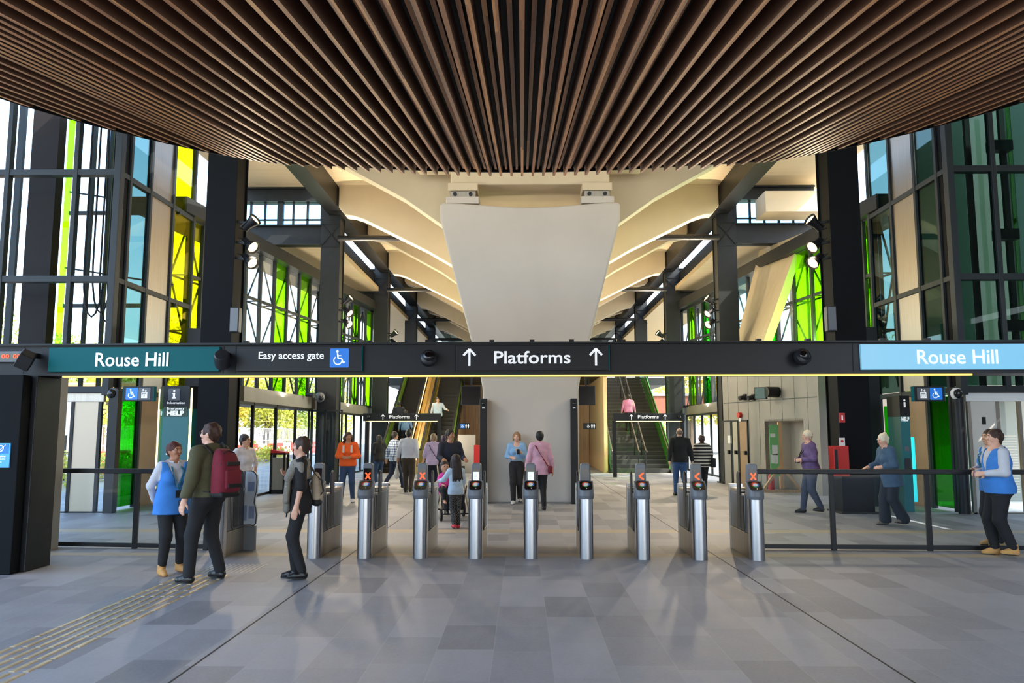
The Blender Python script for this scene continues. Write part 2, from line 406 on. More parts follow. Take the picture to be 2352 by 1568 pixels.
# dark backing board and thin rim that closes the soffit
bk = MB(); NX = 80; top, bot = [], []
for i in range(NX+1):
    x = -CR+2*CR*i/NX; y = edge_y(x); r = .10*max(0, abs(x)-3.7)
    bk.v += [(x, -3, zc(-3)+.125+r), (x, y, zc(y)+.125+r), (x, -3, zc(-3)+.3+r), (x, y, zc(y)+.3+r)]
for i in range(NX):
    a, b_ = 4*i, 4*i+4
    bk.f += [(a, a+1, b_+1, b_), (a+2, b_+2, b_+3, a+3), (a, b_, b_+2, a+2), (a+1, a+3, b_+3, b_+1)]
bk.f += [(0, 2, 3, 1), (4*NX, 4*NX+1, 4*NX+3, 4*NX+2)]
struct(bk.build('trim_3', M['rubber']), 'black backing board above the timber battens', 'ceiling backing')
rim = MB()
pts = [(-CR+2*CR*i/120) for i in range(121)]
for i in range(120):
    x0, x1 = pts[i], pts[i+1]
    for (o0, o1) in ((0, .025),):
        y0, y1 = edge_y(x0), edge_y(x1); r0, r1 = .10*max(0, abs(x0)-3.7), .10*max(0, abs(x1)-3.7)
        d0, d1 = [.035-.075*max(0, min(1, (abs(q)-2.6)/1.6)) for q in (x0, x1)]
        rim.add([(x0,y0,zc(y0)+d0+r0),(x1,y1,zc(y1)+d1+r1),(x1,y1,zc(y1)+.30+r1),(x0,y0,zc(y0)+.30+r0),
                 (x0,y0+o1,zc(y0)+d0+r0),(x1,y1+o1,zc(y1)+d1+r1),(x1,y1+o1,zc(y1)+.30+r1),(x0,y0+o1,zc(y0)+.30+r0)],
                [(0,1,2,3),(4,7,6,5),(0,4,5,1),(2,6,7,3),(0,3,7,4),(1,5,6,2)])
struct(rim.build('trim_4', M['steel_black']), 'thin black rim round the timber ceiling', 'ceiling rim')

wf = MB()  # unseen wall added to block the sun; its slots shape the floor streaks
for y0, y1, sl_ in ((-8, 12.1, None), (12.1, 15.7, (4.62, 4.80)), (15.7, 15.85, None), (15.85, 17.0, (4.02, 4.16))):
    if sl_ is None: wf.box(12.2, 12.5, y0, y1, 0, 10.6)
    else: wf.box(12.2, 12.3, y0, y1, 0, sl_[0]); wf.box(12.2, 12.3, y0, y1, sl_[1], 10.6)
struct(wf.build('sun_block_wall', M['cladding']), 'added wall right of the entrance blocking the sun, two slots for sun streaks', 'wall')
# ---- roofs -----------------------------------------------------------------
struct(MB().box(-13, 13.4, -3, 17.0, 10.6, 10.8).build('ceiling_roof_front', M['cream_panel']), 'cream roof panels above the timber ceiling', 'roof')
struct(MB().box(XC-6.6, XC+6.6, 17.0, 76, 9.95, 10.2).build('ceiling_roof_centre', M['cream_panel']), 'cream concrete deck between the ribs', 'roof')
for s, nm in ((-1, 'left'), (1, 'right')):
    xa, xb = sorted((XC+s*7.3, XC+s*10.2))
    struct(MB().box(xa, xb, 17.0, 27.75, 10.27, 10.5).build('ceiling_roof_'+nm, M['cream_panel']), 'cream soffit panels over the %s side bay' % nm, 'roof')
    xa, xb = sorted((XC+s*7.2, XC+s*7.35))
    struct(MB().box(xa, xb, 29.0, 76, 8.5, 9.2).build('trim_%d' % (11 if s < 0 else 12), M['steel_dark']), 'dark fascia above the low %s roof' % nm, 'fascia')
    xa, xb = sorted((XC+s*7.0, XC+s*9.9))
    struct(MB().box(xa, xb, 28.0, 60, 8.35, 8.55).build('ceiling_low_roof_'+nm, M['cream_panel']), 'lower cream soffit over the far %s bays' % nm, 'roof')

# ---- pier ------------------------------------------------------------------
def pier():
    Y0, Y1 = 19.7, 21.3
    L = [(1.17, 0), (1.18, 2.75)]
    zs = [(1.22, 2.98), (1.45, 3.88), (1.85, 5.4), (2.23, 6.88), (2.27, 7.05), (2.28, 7.42), (2.24, 7.50)]
    side = L+zs
    topc = []
    for k in range(1, 14):
        t = -1+2*k/14; topc.append((2.24*-t, 7.50-.13*(math.cos(math.pi*t/1.1)*.5+.5 if abs(t) < .9 else 0)))
    poly = [(XC+a, z) for a, z in side]+[(XC+a, z) for a, z in topc]+[(XC-a, z) for a, z in reversed(side)]
    return MB().prism(poly, Y0, Y1).build('concrete_pier', M['concrete'], bevel=.06, seg=3)
struct(pier(), 'pale flared concrete pier in the middle of the concourse', 'pier')
# spine girder of the viaduct above the pier
sg = MB().box(XC-2.05, XC+2.05, 20.0, 22.5, 8.05, 9.95)
sg.box(XC-2.05, XC+2.05, 22.5, 76, 7.0, 9.95)
sg.prism([(XC-3.1, 8.75), (XC-2.9, 8.5), (XC+2.9+.0, 8.5), (XC+3.1, 8.75), (XC+3.1, 9.95), (XC-3.1, 9.95)], 19.95, 20.6)
for s_ in (-1, 1): sg.box(min(XC+s_*2.02, XC+s_*2.1), max(XC+s_*2.02, XC+s_*2.1), 20.75, 22.5, 7.35, 8.05)  # side cheeks added to keep light out of the bearing recess
struct(sg.build('concrete_girder', M['cream'], bevel=.04), 'cream concrete spine girder running above the pier', 'girder')
for s in (-1, 1):
    t = thing('bridge_bearing', 'concrete bearing block and steel plate on the %s corner of the flared pier top' % ('left' if s < 0 else 'right'), 'bridge bearing', (XC+s*1.72, 20.2, 7.5), group='bearings on the pier')
    MB().box(XC+s*1.72-.42, XC+s*1.72+.42, 19.8, 20.7, 7.495, 7.68).build('plinth', M['concrete'], t, bevel=.02)
    MB().box(XC+s*1.72-.33, XC+s*1.72+.33, 19.92, 20.6, 7.68, 7.86).build('bearing_plate', M['steel_soft'], t, bevel=.01)
    MB().box(XC+s*1.72-.38, XC+s*1.72+.38, 19.88, 20.65, 7.86, 8.06).build('upper_plate', M['cream'], t, bevel=.01)
    for dx in (-.2, .2):
        MB().tube([(XC+s*1.72+dx, 19.86, 7.77), (XC+s*1.72+dx, 19.93, 7.77)], .05, 8).build('bolt', M['steel_dark'], t)

# ---- ribs ------------------------------------------------------------------
k = 0
for i, Y in enumerate((21, 26, 31, 36, 41, 46, 51, 56, 61)):
    alt = (i % 2 == 0)
    for s in (-1, 1):
        xe = 6.35
        if alt: half = [(xe, 9.97), (xe, 9.55), (xe-.12, 9.38), (5.6, 9.22), (3.4, 8.0), (2.0, 7.0), (2.0, 9.97)]
        else: half = [(xe, 9.97), (xe, 9.2), (xe-.22, 8.93), (xe-.5, 8.90), (5.5, 8.78), (3.35, 7.70), (2.0, 6.9), (2.0, 9.97)]
        poly = [(XC+s*a, z) for a, z in half]
        k += 1
        o = MB().prism(poly, Y, Y+.55).build('concrete_rib', M['cream'], bevel=.03)
        struct(o, 'cream concrete roof rib arching %s from the spine girder' % ('left' if s < 0 else 'right'), 'roof rib'); o['group'] = 'roof ribs on the %s' % ('left' if s < 0 else 'right')
# raised square coffers beside each main rib
for i, Y in enumerate((23.2, 28.2, 33.2, 38.2)):
    for s in (-1, 1):
        xa, xb = sorted((XC+s*2.2, XC+s*4.7))
        o = MB().prism([(XC+s*2.2, 8.3), (XC+s*4.7, 9.6), (XC+s*4.7, 9.97), (XC+s*2.2, 9.97)], Y, Y+2.0).build('concrete_haunch', M['concrete'])
        struct(o, 'pale haunch slab between two roof ribs', 'haunch'); o['group'] = 'haunches between the ribs'

# ---- columns and steel beams -----------------------------------------------
COLY = (17.2, 27.2, 37.2, 47.2, 57.2)
ORD = ('first', 'second', 'third', 'fourth', 'fifth')
for i, Y in enumerate(COLY):
    for s in (-1, 1):
        xi, xo = XC+s*6.55, XC+s*7.22
        x0, x1 = min(xi, xo), max(xi, xo)
        side = 'left' if s < 0 else 'right'
        t = thing('steel_column', 'dark steel column, %s from the front along the %s of the hall' % (ORD[i], side), 'column', ((x0+x1)/2, Y+.35, 0)); t['kind'] = 'structure'
        H = 9.9
        w = MB().box(x0, x1, Y, Y+.03, 0, H); w.box(x0, x1, Y+.67, Y+.70, 0, H)
        w.box(x0+.04, x1-.04, Y+.03, Y+.67, 0, H)
        w.build('shaft', M['navy'] if i == 0 else M['steel_dark'], t, bevel=.006)
        MB().box(x0-.06, x1+.06, Y-.06, Y+.76, 0, .04).build('base_plate', M['steel_black'], t)
        if i > 0:
            n = MB(); z0, z1 = 8.15, 8.95
            for a, b_ in (((x0, z0), (x1, z1)), ((x1, z0), (x0, z1))): n.bar((a[0], Y-.02, a[1]), (b_[0], Y-.02, b_[1]), .04, .03)
            n.box(x0-.01, x1+.01, Y-.035, Y, z0-.03, z0+.01); n.box(x0-.01, x1+.01, Y-.035, Y, z1-.01, z1+.03)
            n.build('cross_plate', M['steel_dark'], t)
        # cross beams out to the side wall
        if i in (1, 2):
            xb0, xb1 = sorted((xo, XC+s*(10.0 if i == 1 else 9.6)))
            for z0, z1, q in (((8.2, 8.92, 'lower'), (9.75, 10.25, 'upper')) if i == 1 else ((7.6, 8.3, 'lower'), (8.6, 9.4, 'upper'))):
                b_ = MB().box(xb0, xb1, Y+.1, Y+.14+.02, z0, z1); b_.box(xb0, xb1, Y-.05, Y+.4, z0, z0+.04); b_.box(xb0, xb1, Y-.05, Y+.4, z1-.04, z1)
                o = b_.build('steel_beam', M['steel_dark'])
                struct(o, '%s dark steel beam from the %s %s column out to the side wall' % (q, ORD[i], side), 'beam')
        if i > 0:
            xa, xb = sorted((XC+s*3.2, xi))
            o = MB().tube([(XC+s*3.4, Y-.3, 8.35), (xi, Y-.3, 8.35)], .1, 10).build('steel_strut', M['steel_black'], smooth=True)
            struct(o, 'black tube strut reaching in from the %s %s column' % (ORD[i], side), 'strut')
            o['kind'] = 'structure'
for s in (-1, 1):
    side = 'left' if s < 0 else 'right'
    x0, x1 = sorted((XC+s*6.4, XC+s*6.95))
    struct(MB().box(x0, x1, 14.5, 76, 9.25, 9.95).build('steel_beam', M['steel_black']), 'long black steel edge beam running over the %s columns' % side, 'beam')
# clerestory between the two cross beams
for s in (-1, 1):
    side = 'left' if s < 0 else 'right'
    t = thing('clerestory_window', 'high clerestory window between two steel beams, %s of the second column' % side, 'window', (XC+s*8.6, 27.3, 8.92)); t['kind'] = 'structure'
    fr = MB()
    for q in (7.25, 7.75, 8.25, 8.75, 9.25, 9.75): fr.box(XC+s*q-.035, XC+s*q+.035, 27.3, 27.38, 8.92, 9.75)
    x0, x1 = sorted((XC+s*7.2, XC+s*10))
    fr.box(x0, x1, 27.3, 27.38, 9.1, 9.15)
    if s < 0: fr.box(x0+1.2, x0+1.4, 27.25, 27.4, 8.92, 9.75)
    fr.build('frame', M['frame'], t)
    MB().box(x0, x1, 27.33, 27.34, 8.92, 9.75).build('pane', M['glass_cyan'], t)
o = MB().box(XC+7.9, XC+10, 26.0, 27.15, 9.0, 9.7).build('steel_bulkhead', M['cream_panel']); struct(o, 'boxed cream bulkhead high on the right between two beams', 'bulkhead')

# ---- the angled side glazing -------------------------------------------------
def glaz_x(Y, s): return XC+s*(9.8-.122*(Y-17.5))
def side_glazing(s, bays, Ya, Yb, n, z0, z1, wname, label):
    t = thing(wname, label, 'window', (glaz_x((Ya+Yb)/2, s), (Ya+Yb)/2, z0)); t['kind'] = 'structure'
    step = (Yb-Ya)/n
    fr = MB(); br = MB()
    for i in range(n+1):
        Y = Ya+step*i; x = glaz_x(Y, s)
        fr.bar((x, Y, z0), (x, Y, z1), .09, .16)
    for z in (z0, z0+(z1-z0)*.33, z0+(z1-z0)*.66, z1):
        fr.bar((glaz_x(Ya, s), Ya, z), (glaz_x(Yb, s), Yb, z), .07, .09)
    fr.build('mullions', M['frame'], t)
    for i in range(n):
        Y0, Y1 = Ya+step*i, Ya+step*(i+1); q = s*.45
        for kk, (za, zb) in enumerate(((z0, z0+(z1-z0)*.33), (z0+(z1-z0)*.33, z0+(z1-z0)*.66), (z0+(z1-z0)*.66, z1))):
            if (i+kk) % 2: za, zb = zb, za
            br.bar((glaz_x(Y0, s)+q, Y0, za), (glaz_x(Y1, s)+q, Y1, zb), .045)
        for z in (z0+(z1-z0)*.33, z0+(z1-z0)*.66):
            br.bar((glaz_x(Y0, s)+q, Y0, z), (glaz_x(Y1, s)+q, Y1, z), .05)
            br.bar((glaz_x(Y0, s), Y0, z), (glaz_x(Y0, s)+q, Y0, z), .04)
        br.bar((glaz_x(Y0, s)+q, Y0, z0), (glaz_x(Y0, s)+q, Y0, z1), .07)
    br.build('brace', M['frame'], t)
    for i in range(n):
        Y0, Y1 = Ya+step*i+.04, Ya+step*(i+1)-.04
        p = MB(); x0, x1 = glaz_x(Y0, s)+s*.02, glaz_x(Y1, s)+s*.02
        p.add([(x0, Y0, z0), (x1, Y1, z0), (x1, Y1, z1), (x0, Y0, z1), (x0+s*.012, Y0, z0), (x1+s*.012, Y1, z0), (x1+s*.012, Y1, z1), (x0+s*.012, Y0, z1)],
              [(0,1,2,3),(4,7,6,5),(0,4,5,1),(2,6,7,3),(0,3,7,4),(1,5,6,2)])
        c = bays[i % len(bays)]
        ob = p.build('pane', M['glass'+({'c': '', 'l': '_lime', 'g': '_green', 'y': '_yellow', 'b': '_cyan'}[c] if c != 'c' else '')], t)
        if c != 'c': ob['label'] = {'l': 'lime green glass pane', 'g': 'deep green glass pane', 'y': 'yellow glass pane', 'b': 'pale cyan glass pane'}[c]
    return t
side_glazing(-1, 'yyc', 21.3, 23.6, 3, 2.9, 7.55, 'window_1', 'left side glazing beside the front column with yellow panes')
side_glazing(-1, 'bcclclc', 23.6, 31.0, 7, 2.9, 7.55, 'window_2', 'left side glazing with two lime panes beyond the floodlit column')
side_glazing(-1, 'lclclc', 31.0, 38.5, 8, 2.9, 7.4, 'window_3', 'far left side glazing with alternating lime panes')
side_glazing(1, 'lc', 21.3, 22.4, 2, 2.9, 7.55, 'window_4', 'right side glazing behind the dark front column')
side_glazing(1, 'cllcgcb', 22.4, 31.0, 7, 2.9, 7.55, 'window_5', 'right side glazing with lime and deep green panes by the sloping soffit')
side_glazing(1, 'clcgclc', 31.0, 38.5, 8, 2.9, 7.4, 'window_6', 'far right side glazing with alternating green panes')
# canopy ledge between the low glass wall and the upper glazing
for s in (-1, 1):
    side = 'left' if s < 0 else 'right'
    ya, yb = (20.6 if s < 0 else 28.1), 38.5
    o = MB().add([(XC+s*7.4, ya, 2.5), (XC+s*7.4, yb, 2.5), (glaz_x(yb, s)+s*.2, yb, 2.5), (glaz_x(ya, s)+s*.2, ya, 2.5),
                  (XC+s*7.4, ya, 2.9), (XC+s*7.4, yb, 2.9), (glaz_x(yb, s)+s*.2, yb, 2.9), (glaz_x(ya, s)+s*.2, ya, 2.9)],
                 [(0,1,2,3),(4,7,6,5),(0,4,5,1),(1,5,6,2),(2,6,7,3),(3,7,4,0)]).build('trim_%d' % (5 if s < 0 else 6), M['cladding'])
    struct(o, 'grey ledge between the lower and upper %s glazing' % side, 'ledge')
    # eaves box above the glazing
    o = MB().add([(glaz_x(20.6, s)-s*.3, 20.6, 7.55), (glaz_x(38.5, s)-s*.3, 38.5, 7.45), (glaz_x(38.5, s)+s*1.2, 38.5, 7.45), (glaz_x(20.6, s)+s*1.2, 20.6, 7.55),
                  (glaz_x(20.6, s)-s*.3, 20.6, 7.95), (glaz_x(38.5, s)-s*.3, 38.5, 7.85), (glaz_x(38.5, s)+s*1.2, 38.5, 7.85), (glaz_x(20.6, s)+s*1.2, 20.6, 7.95)],
                 [(0,1,2,3),(4,7,6,5),(0,4,5,1),(1,5,6,2),(2,6,7,3),(3,7,4,0)]).build('trim_%d' % (7 if s < 0 else 8), M['steel_dark'])
    struct(o, 'dark eaves beam over the %s side glazing' % side, 'eaves beam')
# ground floor glass wall, left
def low_glass(s, Ya, Yb, n, nm, label, x=7.36):
    t = thing(nm, label, 'window', (XC+s*x, (Ya+Yb)/2, 0)); t['kind'] = 'structure'
    fr = MB(); X = XC+s*x
    for i in range(n+1):
        Y = Ya+(Yb-Ya)*i/n; fr.box(X-.04, X+.04, Y-.035, Y+.035, 0, 2.5)
    fr.box(X-.04, X+.04, Ya, Yb, 0, .06); fr.box(X-.04, X+.04, Ya, Yb, 2.42, 2.5)
    fr.build('frame', M['steel_black'], t)
    for i in range(n):
        Y0, Y1 = Ya+(Yb-Ya)*i/n+.035, Ya+(Yb-Ya)*(i+1)/n-.035
        MB().box(X-.006, X+.006, Y0, Y1, .06, 2.42).build('pane', M['glass'], t)
low_glass(-1, 19.2, 27.2, 4, 'window_7', 'tall glass panels along the left side wall beyond the gates')
low_glass(-1, 28.0, 37.0, 6, 'window_8', 'far glass doors on the left beside the escalators')
low_glass(1, 27.6, 37.0, 6, 'window_9', 'far glass doors on the right beside the stairs')
t = thing('glass_screen', 'free standing glass screen across the foot of the second left column', 'glass screen', (-6.6, 26.6, 0))
fr = MB()
for x in (-7.1, -6.55, -6.0): fr.box(x-.025, x+.025, 26.55, 26.62, 0, 2.45)
fr.box(-7.1, -6.0, 26.55, 26.62, 2.4, 2.45); fr.box(-7.1, -6.0, 26.55, 26.62, 0, .05)
fr.build('frame', M['steel_black'], t)
for x0 in (-7.075, -6.525): MB().box(x0, x0+.5, 26.58, 26.59, .05, 2.4).build('pane', M['glass_fence'], t)

# ---- sloping soffit on the right (folded roof leg) ---------------------------
so = MB()
a = [at(1748, 560, 28.3), at(1836, 552, 25.8), at(1752, 789, 25.8), at(1690, 789, 28.3)]
def zext(p, q, z): f_ = (z-q.z)/(p.z-q.z); return q+(p-q)*f_
tl, tr = zext(a[0], a[3], 8.2), zext(a[1], a[2], 8.2); bl, br_ = zext(a[0], a[3], 4.25), zext(a[1], a[2], 4.25)
off = Vector((.35, .25, 0))
so.add([bl, br_, tr, tl, bl+off, br_+off, tr+off, tl+off], [(0,1,2,3),(4,7,6,5),(0,4,5,1),(2,6,7,3),(0,3,7,4),(1,5,6,2)])
struct(so.build('ceiling_fold', M['cream_panel']), 'cream folded soffit sloping down through the right glazing', 'sloping soffit')
# ================================================================ GATE LINE BEAM AND SIGNS
BR = -math.radians(1.3)
BY = 9.95
def btop(name, label, cat, x, y=0, z=0, group=None):
    """a thing fixed to the beam: x along the beam, y out from its face"""
    c, s_ = math.cos(BR), math.sin(BR)
    return thing(name, label, cat, (x*c-y*s_, BY+x*s_+y*c, z), BR, group)
def bx(u): return (u-1200)/F*BY*1.015
beam = thing('portal_beam', 'long black sign beam spanning the hall above the ticket gates', 'beam', (0, BY, 0), BR); beam['kind'] = 'structure'
b_ = MB().box(-7.2, 7.6, 0, .36, 2.44, 2.80); b_.build('fascia', M['sign_black'], beam, world=False)
b_ = MB().box(-7.2, 7.6, -.06, .42, 2.80, 2.825); b_.box(-7.2, 7.6, -.06, .42, 2.415, 2.44)
b_.build('flange', M['steel_black'], beam, world=False)
j = MB()
for u in (42, 120, 512, 540, 838, 1046, 1400, 1940): j.box(bx(u)-.006, bx(u)+.006, -.004, 0, 2.445, 2.795)
j.build('joint', M['rubber'], beam, world=False)
ls = MB().box(bx(135), bx(2200), .0, .05, 2.396, 2.414); ls.build('light_strip', M['led_yellow'], beam, world=False)['label'] = 'warm glowing light strip under the beam'
cl = MB()
for u in (850, 1130, 1222, 1312, 1420, 1735, 1845, 2010, 2110, 560, 660): cl.box(bx(u)-.03, bx(u)+.03, .02, .1, 2.825, 2.86)
cl.build('clip', M['steel_black'], beam, world=False)
# portal post and wall return on the left
t = thing('portal_post', 'tall navy black portal post at the left edge holding up the sign beam', 'post', (-6.55, 9.9, 0)); t['kind'] = 'structure'
MB().box(-7.4, at(38, 1100, 9.78).x, 9.78, 9.95, 0, 2.41).build('front_casing', M['navy'], t, bevel=.01)
MB().box(-7.3, at(71, 1100, 9.97).x, 9.97, 10.5, 0, 2.41).build('rear_casing', M['steel_black'], t, bevel=.01)
struct(MB().box(-8.8, at(124, 1050, 11.7).x, 11.7, 11.95, .0, 2.7).build('wall_left', M['cladding']), 'grey clad wall return beside the left glass barrier', 'wall')
struct(MB().box(-8.8, at(122, 1050, 11.7).x, 11.66, 11.7, 0, .22).build('baseboard_left', M['concrete']), 'pale skirting under the left wall return', 'skirting')

def sign_text(t, body, xc, zc_, w, h, y=-.05): return lettering(body, (xc, y, zc_), (1,0,0), (0,0,1), w, h, M['white'], t, world=False)
# station name signs
for u0, u1, v0, m_, lab, wtxt, uc in ((105, 505, 797, 'teal', 'teal station name sign reading Rouse Hill at the left of the beam', .94, 302),
                                  (1955, 2420, 793, 'teal_reflection', 'teal station name sign with painted pale sky reflection reading Rouse Hill at the right of the beam', .97, 2165)):
    xa, xb = bx(u0), bx(u1)
    t = btop('station_sign', lab, 'sign', (xa+xb)/2, 0, 2.62)
    hw = (xb-xa)/2
    MB().box(-hw, hw, -.045, -.001, -.155, .158).build('panel', M[m_], t, world=False, bevel=.004)
    sign_text(t, 'Rouse Hill', bx(uc)-(xa+xb)/2, -.085, wtxt, .172)
# access gate sign
xa, xb = bx(545), bx(834); t = btop('gate_sign', 'black sign reading Easy access gate with blue wheelchair symbol', 'sign', (xa+xb)/2, 0, 2.62); hw = (xb-xa)/2
MB().box(-hw, hw, -.045, -.001, -.155, .158).build('panel', M['sign_black'], t, world=False, bevel=.004)
MB().box(hw, hw+.008, -.046, -.001, -.155, .158).build('edge_strip', M['teal'], t, world=False)
sign_text(t, 'Easy access gate', bx(672)-(xa+xb)/2, -.0, .83, .092)
fx = Flat((bx(783)-(xa+xb)/2, -.046, .01), (1,0,0), (0,0,1)); fx.rrect(-.12, -.12, .12, .12, .015); pi_ = fx.build('pictogram', M['blue_icon'], t, world=False)
fx = Flat((bx(783)-(xa+xb)/2, -.051, .01), (1,0,0), (0,0,1)); fx.wheelchair(-.01, 0, .2); fx.build('wheelchair_symbol', M['white'], pi_, world=False)
# platforms sign
xa, xb = bx(1050), bx(1395); t = btop('platform_sign', 'black beam sign reading Platforms between two white up arrows', 'sign', (xa+xb)/2, 0, 2.62); hw = (xb-xa)/2
MB().box(-hw, hw, -.045, -.001, -.155, .158).build('panel', M['sign_black'], t, world=False, bevel=.004)
MB().box(hw, hw+.008, -.046, -.001, -.155, .158).build('edge_strip', M['teal'], t, world=False)
sign_text(t, 'Platforms', 0, -.065, .95, .155)
for u in (1080, 1366):
    fx = Flat((bx(u)-(xa+xb)/2, -.046, .01), (1,0,0), (0,0,1)); fx.arrow_up(0, 0, .21); fx.build('arrow', M['white'], t, world=False)
# departure display
xa, xb = bx(-60), bx(42); t = btop('departure_display', 'small dark display with red digits at the left end of the beam', 'display', (xa+xb)/2, 0, 2.66); hw = (xb-xa)/2
MB().box(-hw, hw, -.06, -.001, -.07, .07).build('casing', M['plastic_grey'], t, world=False, bevel=.006)
MB().box(-hw+.03, hw-.03, -.064, -.06, -.045, .05).build('screen', M['screen_black'], t, world=False)
for dx_ in (.08, .23): lettering('00', (dx_, -.066, -.02), (1,0,0), (0,0,1), .10, .05, M['red_screen'], t, world=False, name='digits')
# cameras and speakers on the beam face
for u, kind, lab in ((75, 's', 'square black speaker angled out beside the left station sign'), (522, 'c', 'black canister speaker between the left station sign and the gate sign'),
                     (988, 'd', 'round black camera on the beam left of the Platforms sign'), (1820, 'd', 'round black camera on the beam near the right station sign')):
    t = btop('speaker' if kind in 'sc' else 'dome_camera', lab, 'speaker' if kind in 'sc' else 'camera', bx(u), 0, 2.61)
    MB().box(-.03, .03, -.10, 0, .03, .09).build('bracket', M['steel_black'], t, world=False)
    if kind == 's':
        R = Matrix.Rotation(.5, 3, 'Y') @ Matrix.Rotation(.5, 3, 'Z') @ Matrix.Rotation(.3, 3, 'X')
        MB().obox((-.01, -.23, -.01), (.17, .18, .2), R).build('housing', M['steel_black'], t, world=False, bevel=.015)
        MB().obox(Vector((-.01, -.23, -.01))+R @ Vector((0, -.094, 0)), (.15, .006, .18), R).build('grille', M['rubber'], t, world=False)
    elif kind == 'c':
        R = Matrix.Rotation(.9, 3, 'X') @ Matrix.Rotation(.2, 3, 'Y')
        MB().lathe([(.085, -.10), (.095, -.09), (.095, .08), (.08, .1), (.04, .105)], 20, (0, -.18, -.01), R).build('housing', M['plastic_dark'], t, world=False, smooth=True)
        MB().lathe([(.08, -.104), (.08, -.1)], 20, (0, -.18, -.01), R).build('grille', M['rubber'], t, world=False)
    else:
        R = Matrix.Rotation(1.25, 3, 'X') @ Matrix.Rotation(.25, 3, 'Y')
        MB().lathe([(.075, -.05), (.1, -.02), (.1, .05), (.07, .08), (.03, .085)], 20, (0, -.12, 0), R).build('housing', M['plastic_dark'], t, world=False, smooth=True)
        MB().ell(Vector((0, -.12, 0))+R @ Vector((0, 0, .06)), (.075, .075, .06), 16, 8, R).build('lens_dome', M['screen_black'], t, world=False, smooth=True)
# hearing loop notice on the post
t = thing('hearing_sign', 'blue hearing loop notice on the navy portal post', 'sign', (-6.75, 9.77, 1.6))
o_ = at(-12, 1045, 9.775)
MB().box(o_.x-.21, o_.x+.19, 9.765, 9.78, o_.z-.15, o_.z+.145).build('panel', M['sky_icon'], t)
fx = Flat((o_.x+.07, 9.763, o_.z+.07), (1,0,0), (0,0,1)); fx.rect(-.09, -.05, .1, .065); fx.build('pictogram', M['blue_icon'], t)
fx = Flat((o_.x+.08, 9.757, o_.z+.075), (1,0,0), (0,0,1)); fx.arc(.0, .01, .032, .012, -60, 200); fx.line(.02, -.02, -.03, -.045, .012); fx.line(-.05, -.045, .06, .05, .006); fx.build('ear_symbol', M['white'], t)
for k_, wd in enumerate(('Hearing loop', 'is available', 'here')):
    lettering(wd, (o_.x+.07, 9.762, o_.z-.02-.035*k_), (1,0,0), (0,0,1), .15 if k_ < 2 else .06, .018, M['white'], t, name='lettering')

# ================================================================ LOW GLASS BARRIERS
def barrier(xs, label, yl, yr, ztop=1.13):
    x0, x1 = xs[0], xs[-1]
    def Y(x): return yl+(yr-yl)*(x-x0)/(x1-x0)
    t = thing('glass_barrier', label, 'barrier', ((x0+x1)/2, Y((x0+x1)/2), 0))
    MB().bar((x0-.05, Y(x0), ztop), (x1+.05, Y(x1), ztop), .07, .07).build('top_rail', M['steel_black'], t, bevel=.008)
    MB().bar((x0, Y(x0), .05), (x1, Y(x1), .05), .05, .06).build('bottom_rail', M['steel_black'], t, bevel=.006)
    for x in xs:
        MB().box(x-.035, x+.035, Y(x)-.03, Y(x)+.03, 0, ztop-.03).build('post', M['steel_black'], t, bevel=.006)
    for a, b in zip(xs[:-1], xs[1:]):
        p = MB(); p.bar((a+.04, Y(a), (ztop+.03)/2), (b-.04, Y(b), (ztop+.03)/2), .012, ztop-.12); p.build('glass_panel', M['glass_fence'], t)
barrier([at(97, 1250, 12.1).x, at(318, 1255, 12.1).x, at(482, 1255, 12.0).x], 'black framed glass barrier left of the wide gate', 12.15, 11.85)
barrier([at(1728, 1262, 12.0).x, at(1925, 1262, 11.8).x, at(2153, 1262, 11.7).x, at(2400, 1262, 11.6).x], 'black framed glass barrier on the right, behind the last gate', 12.0, 11.85)

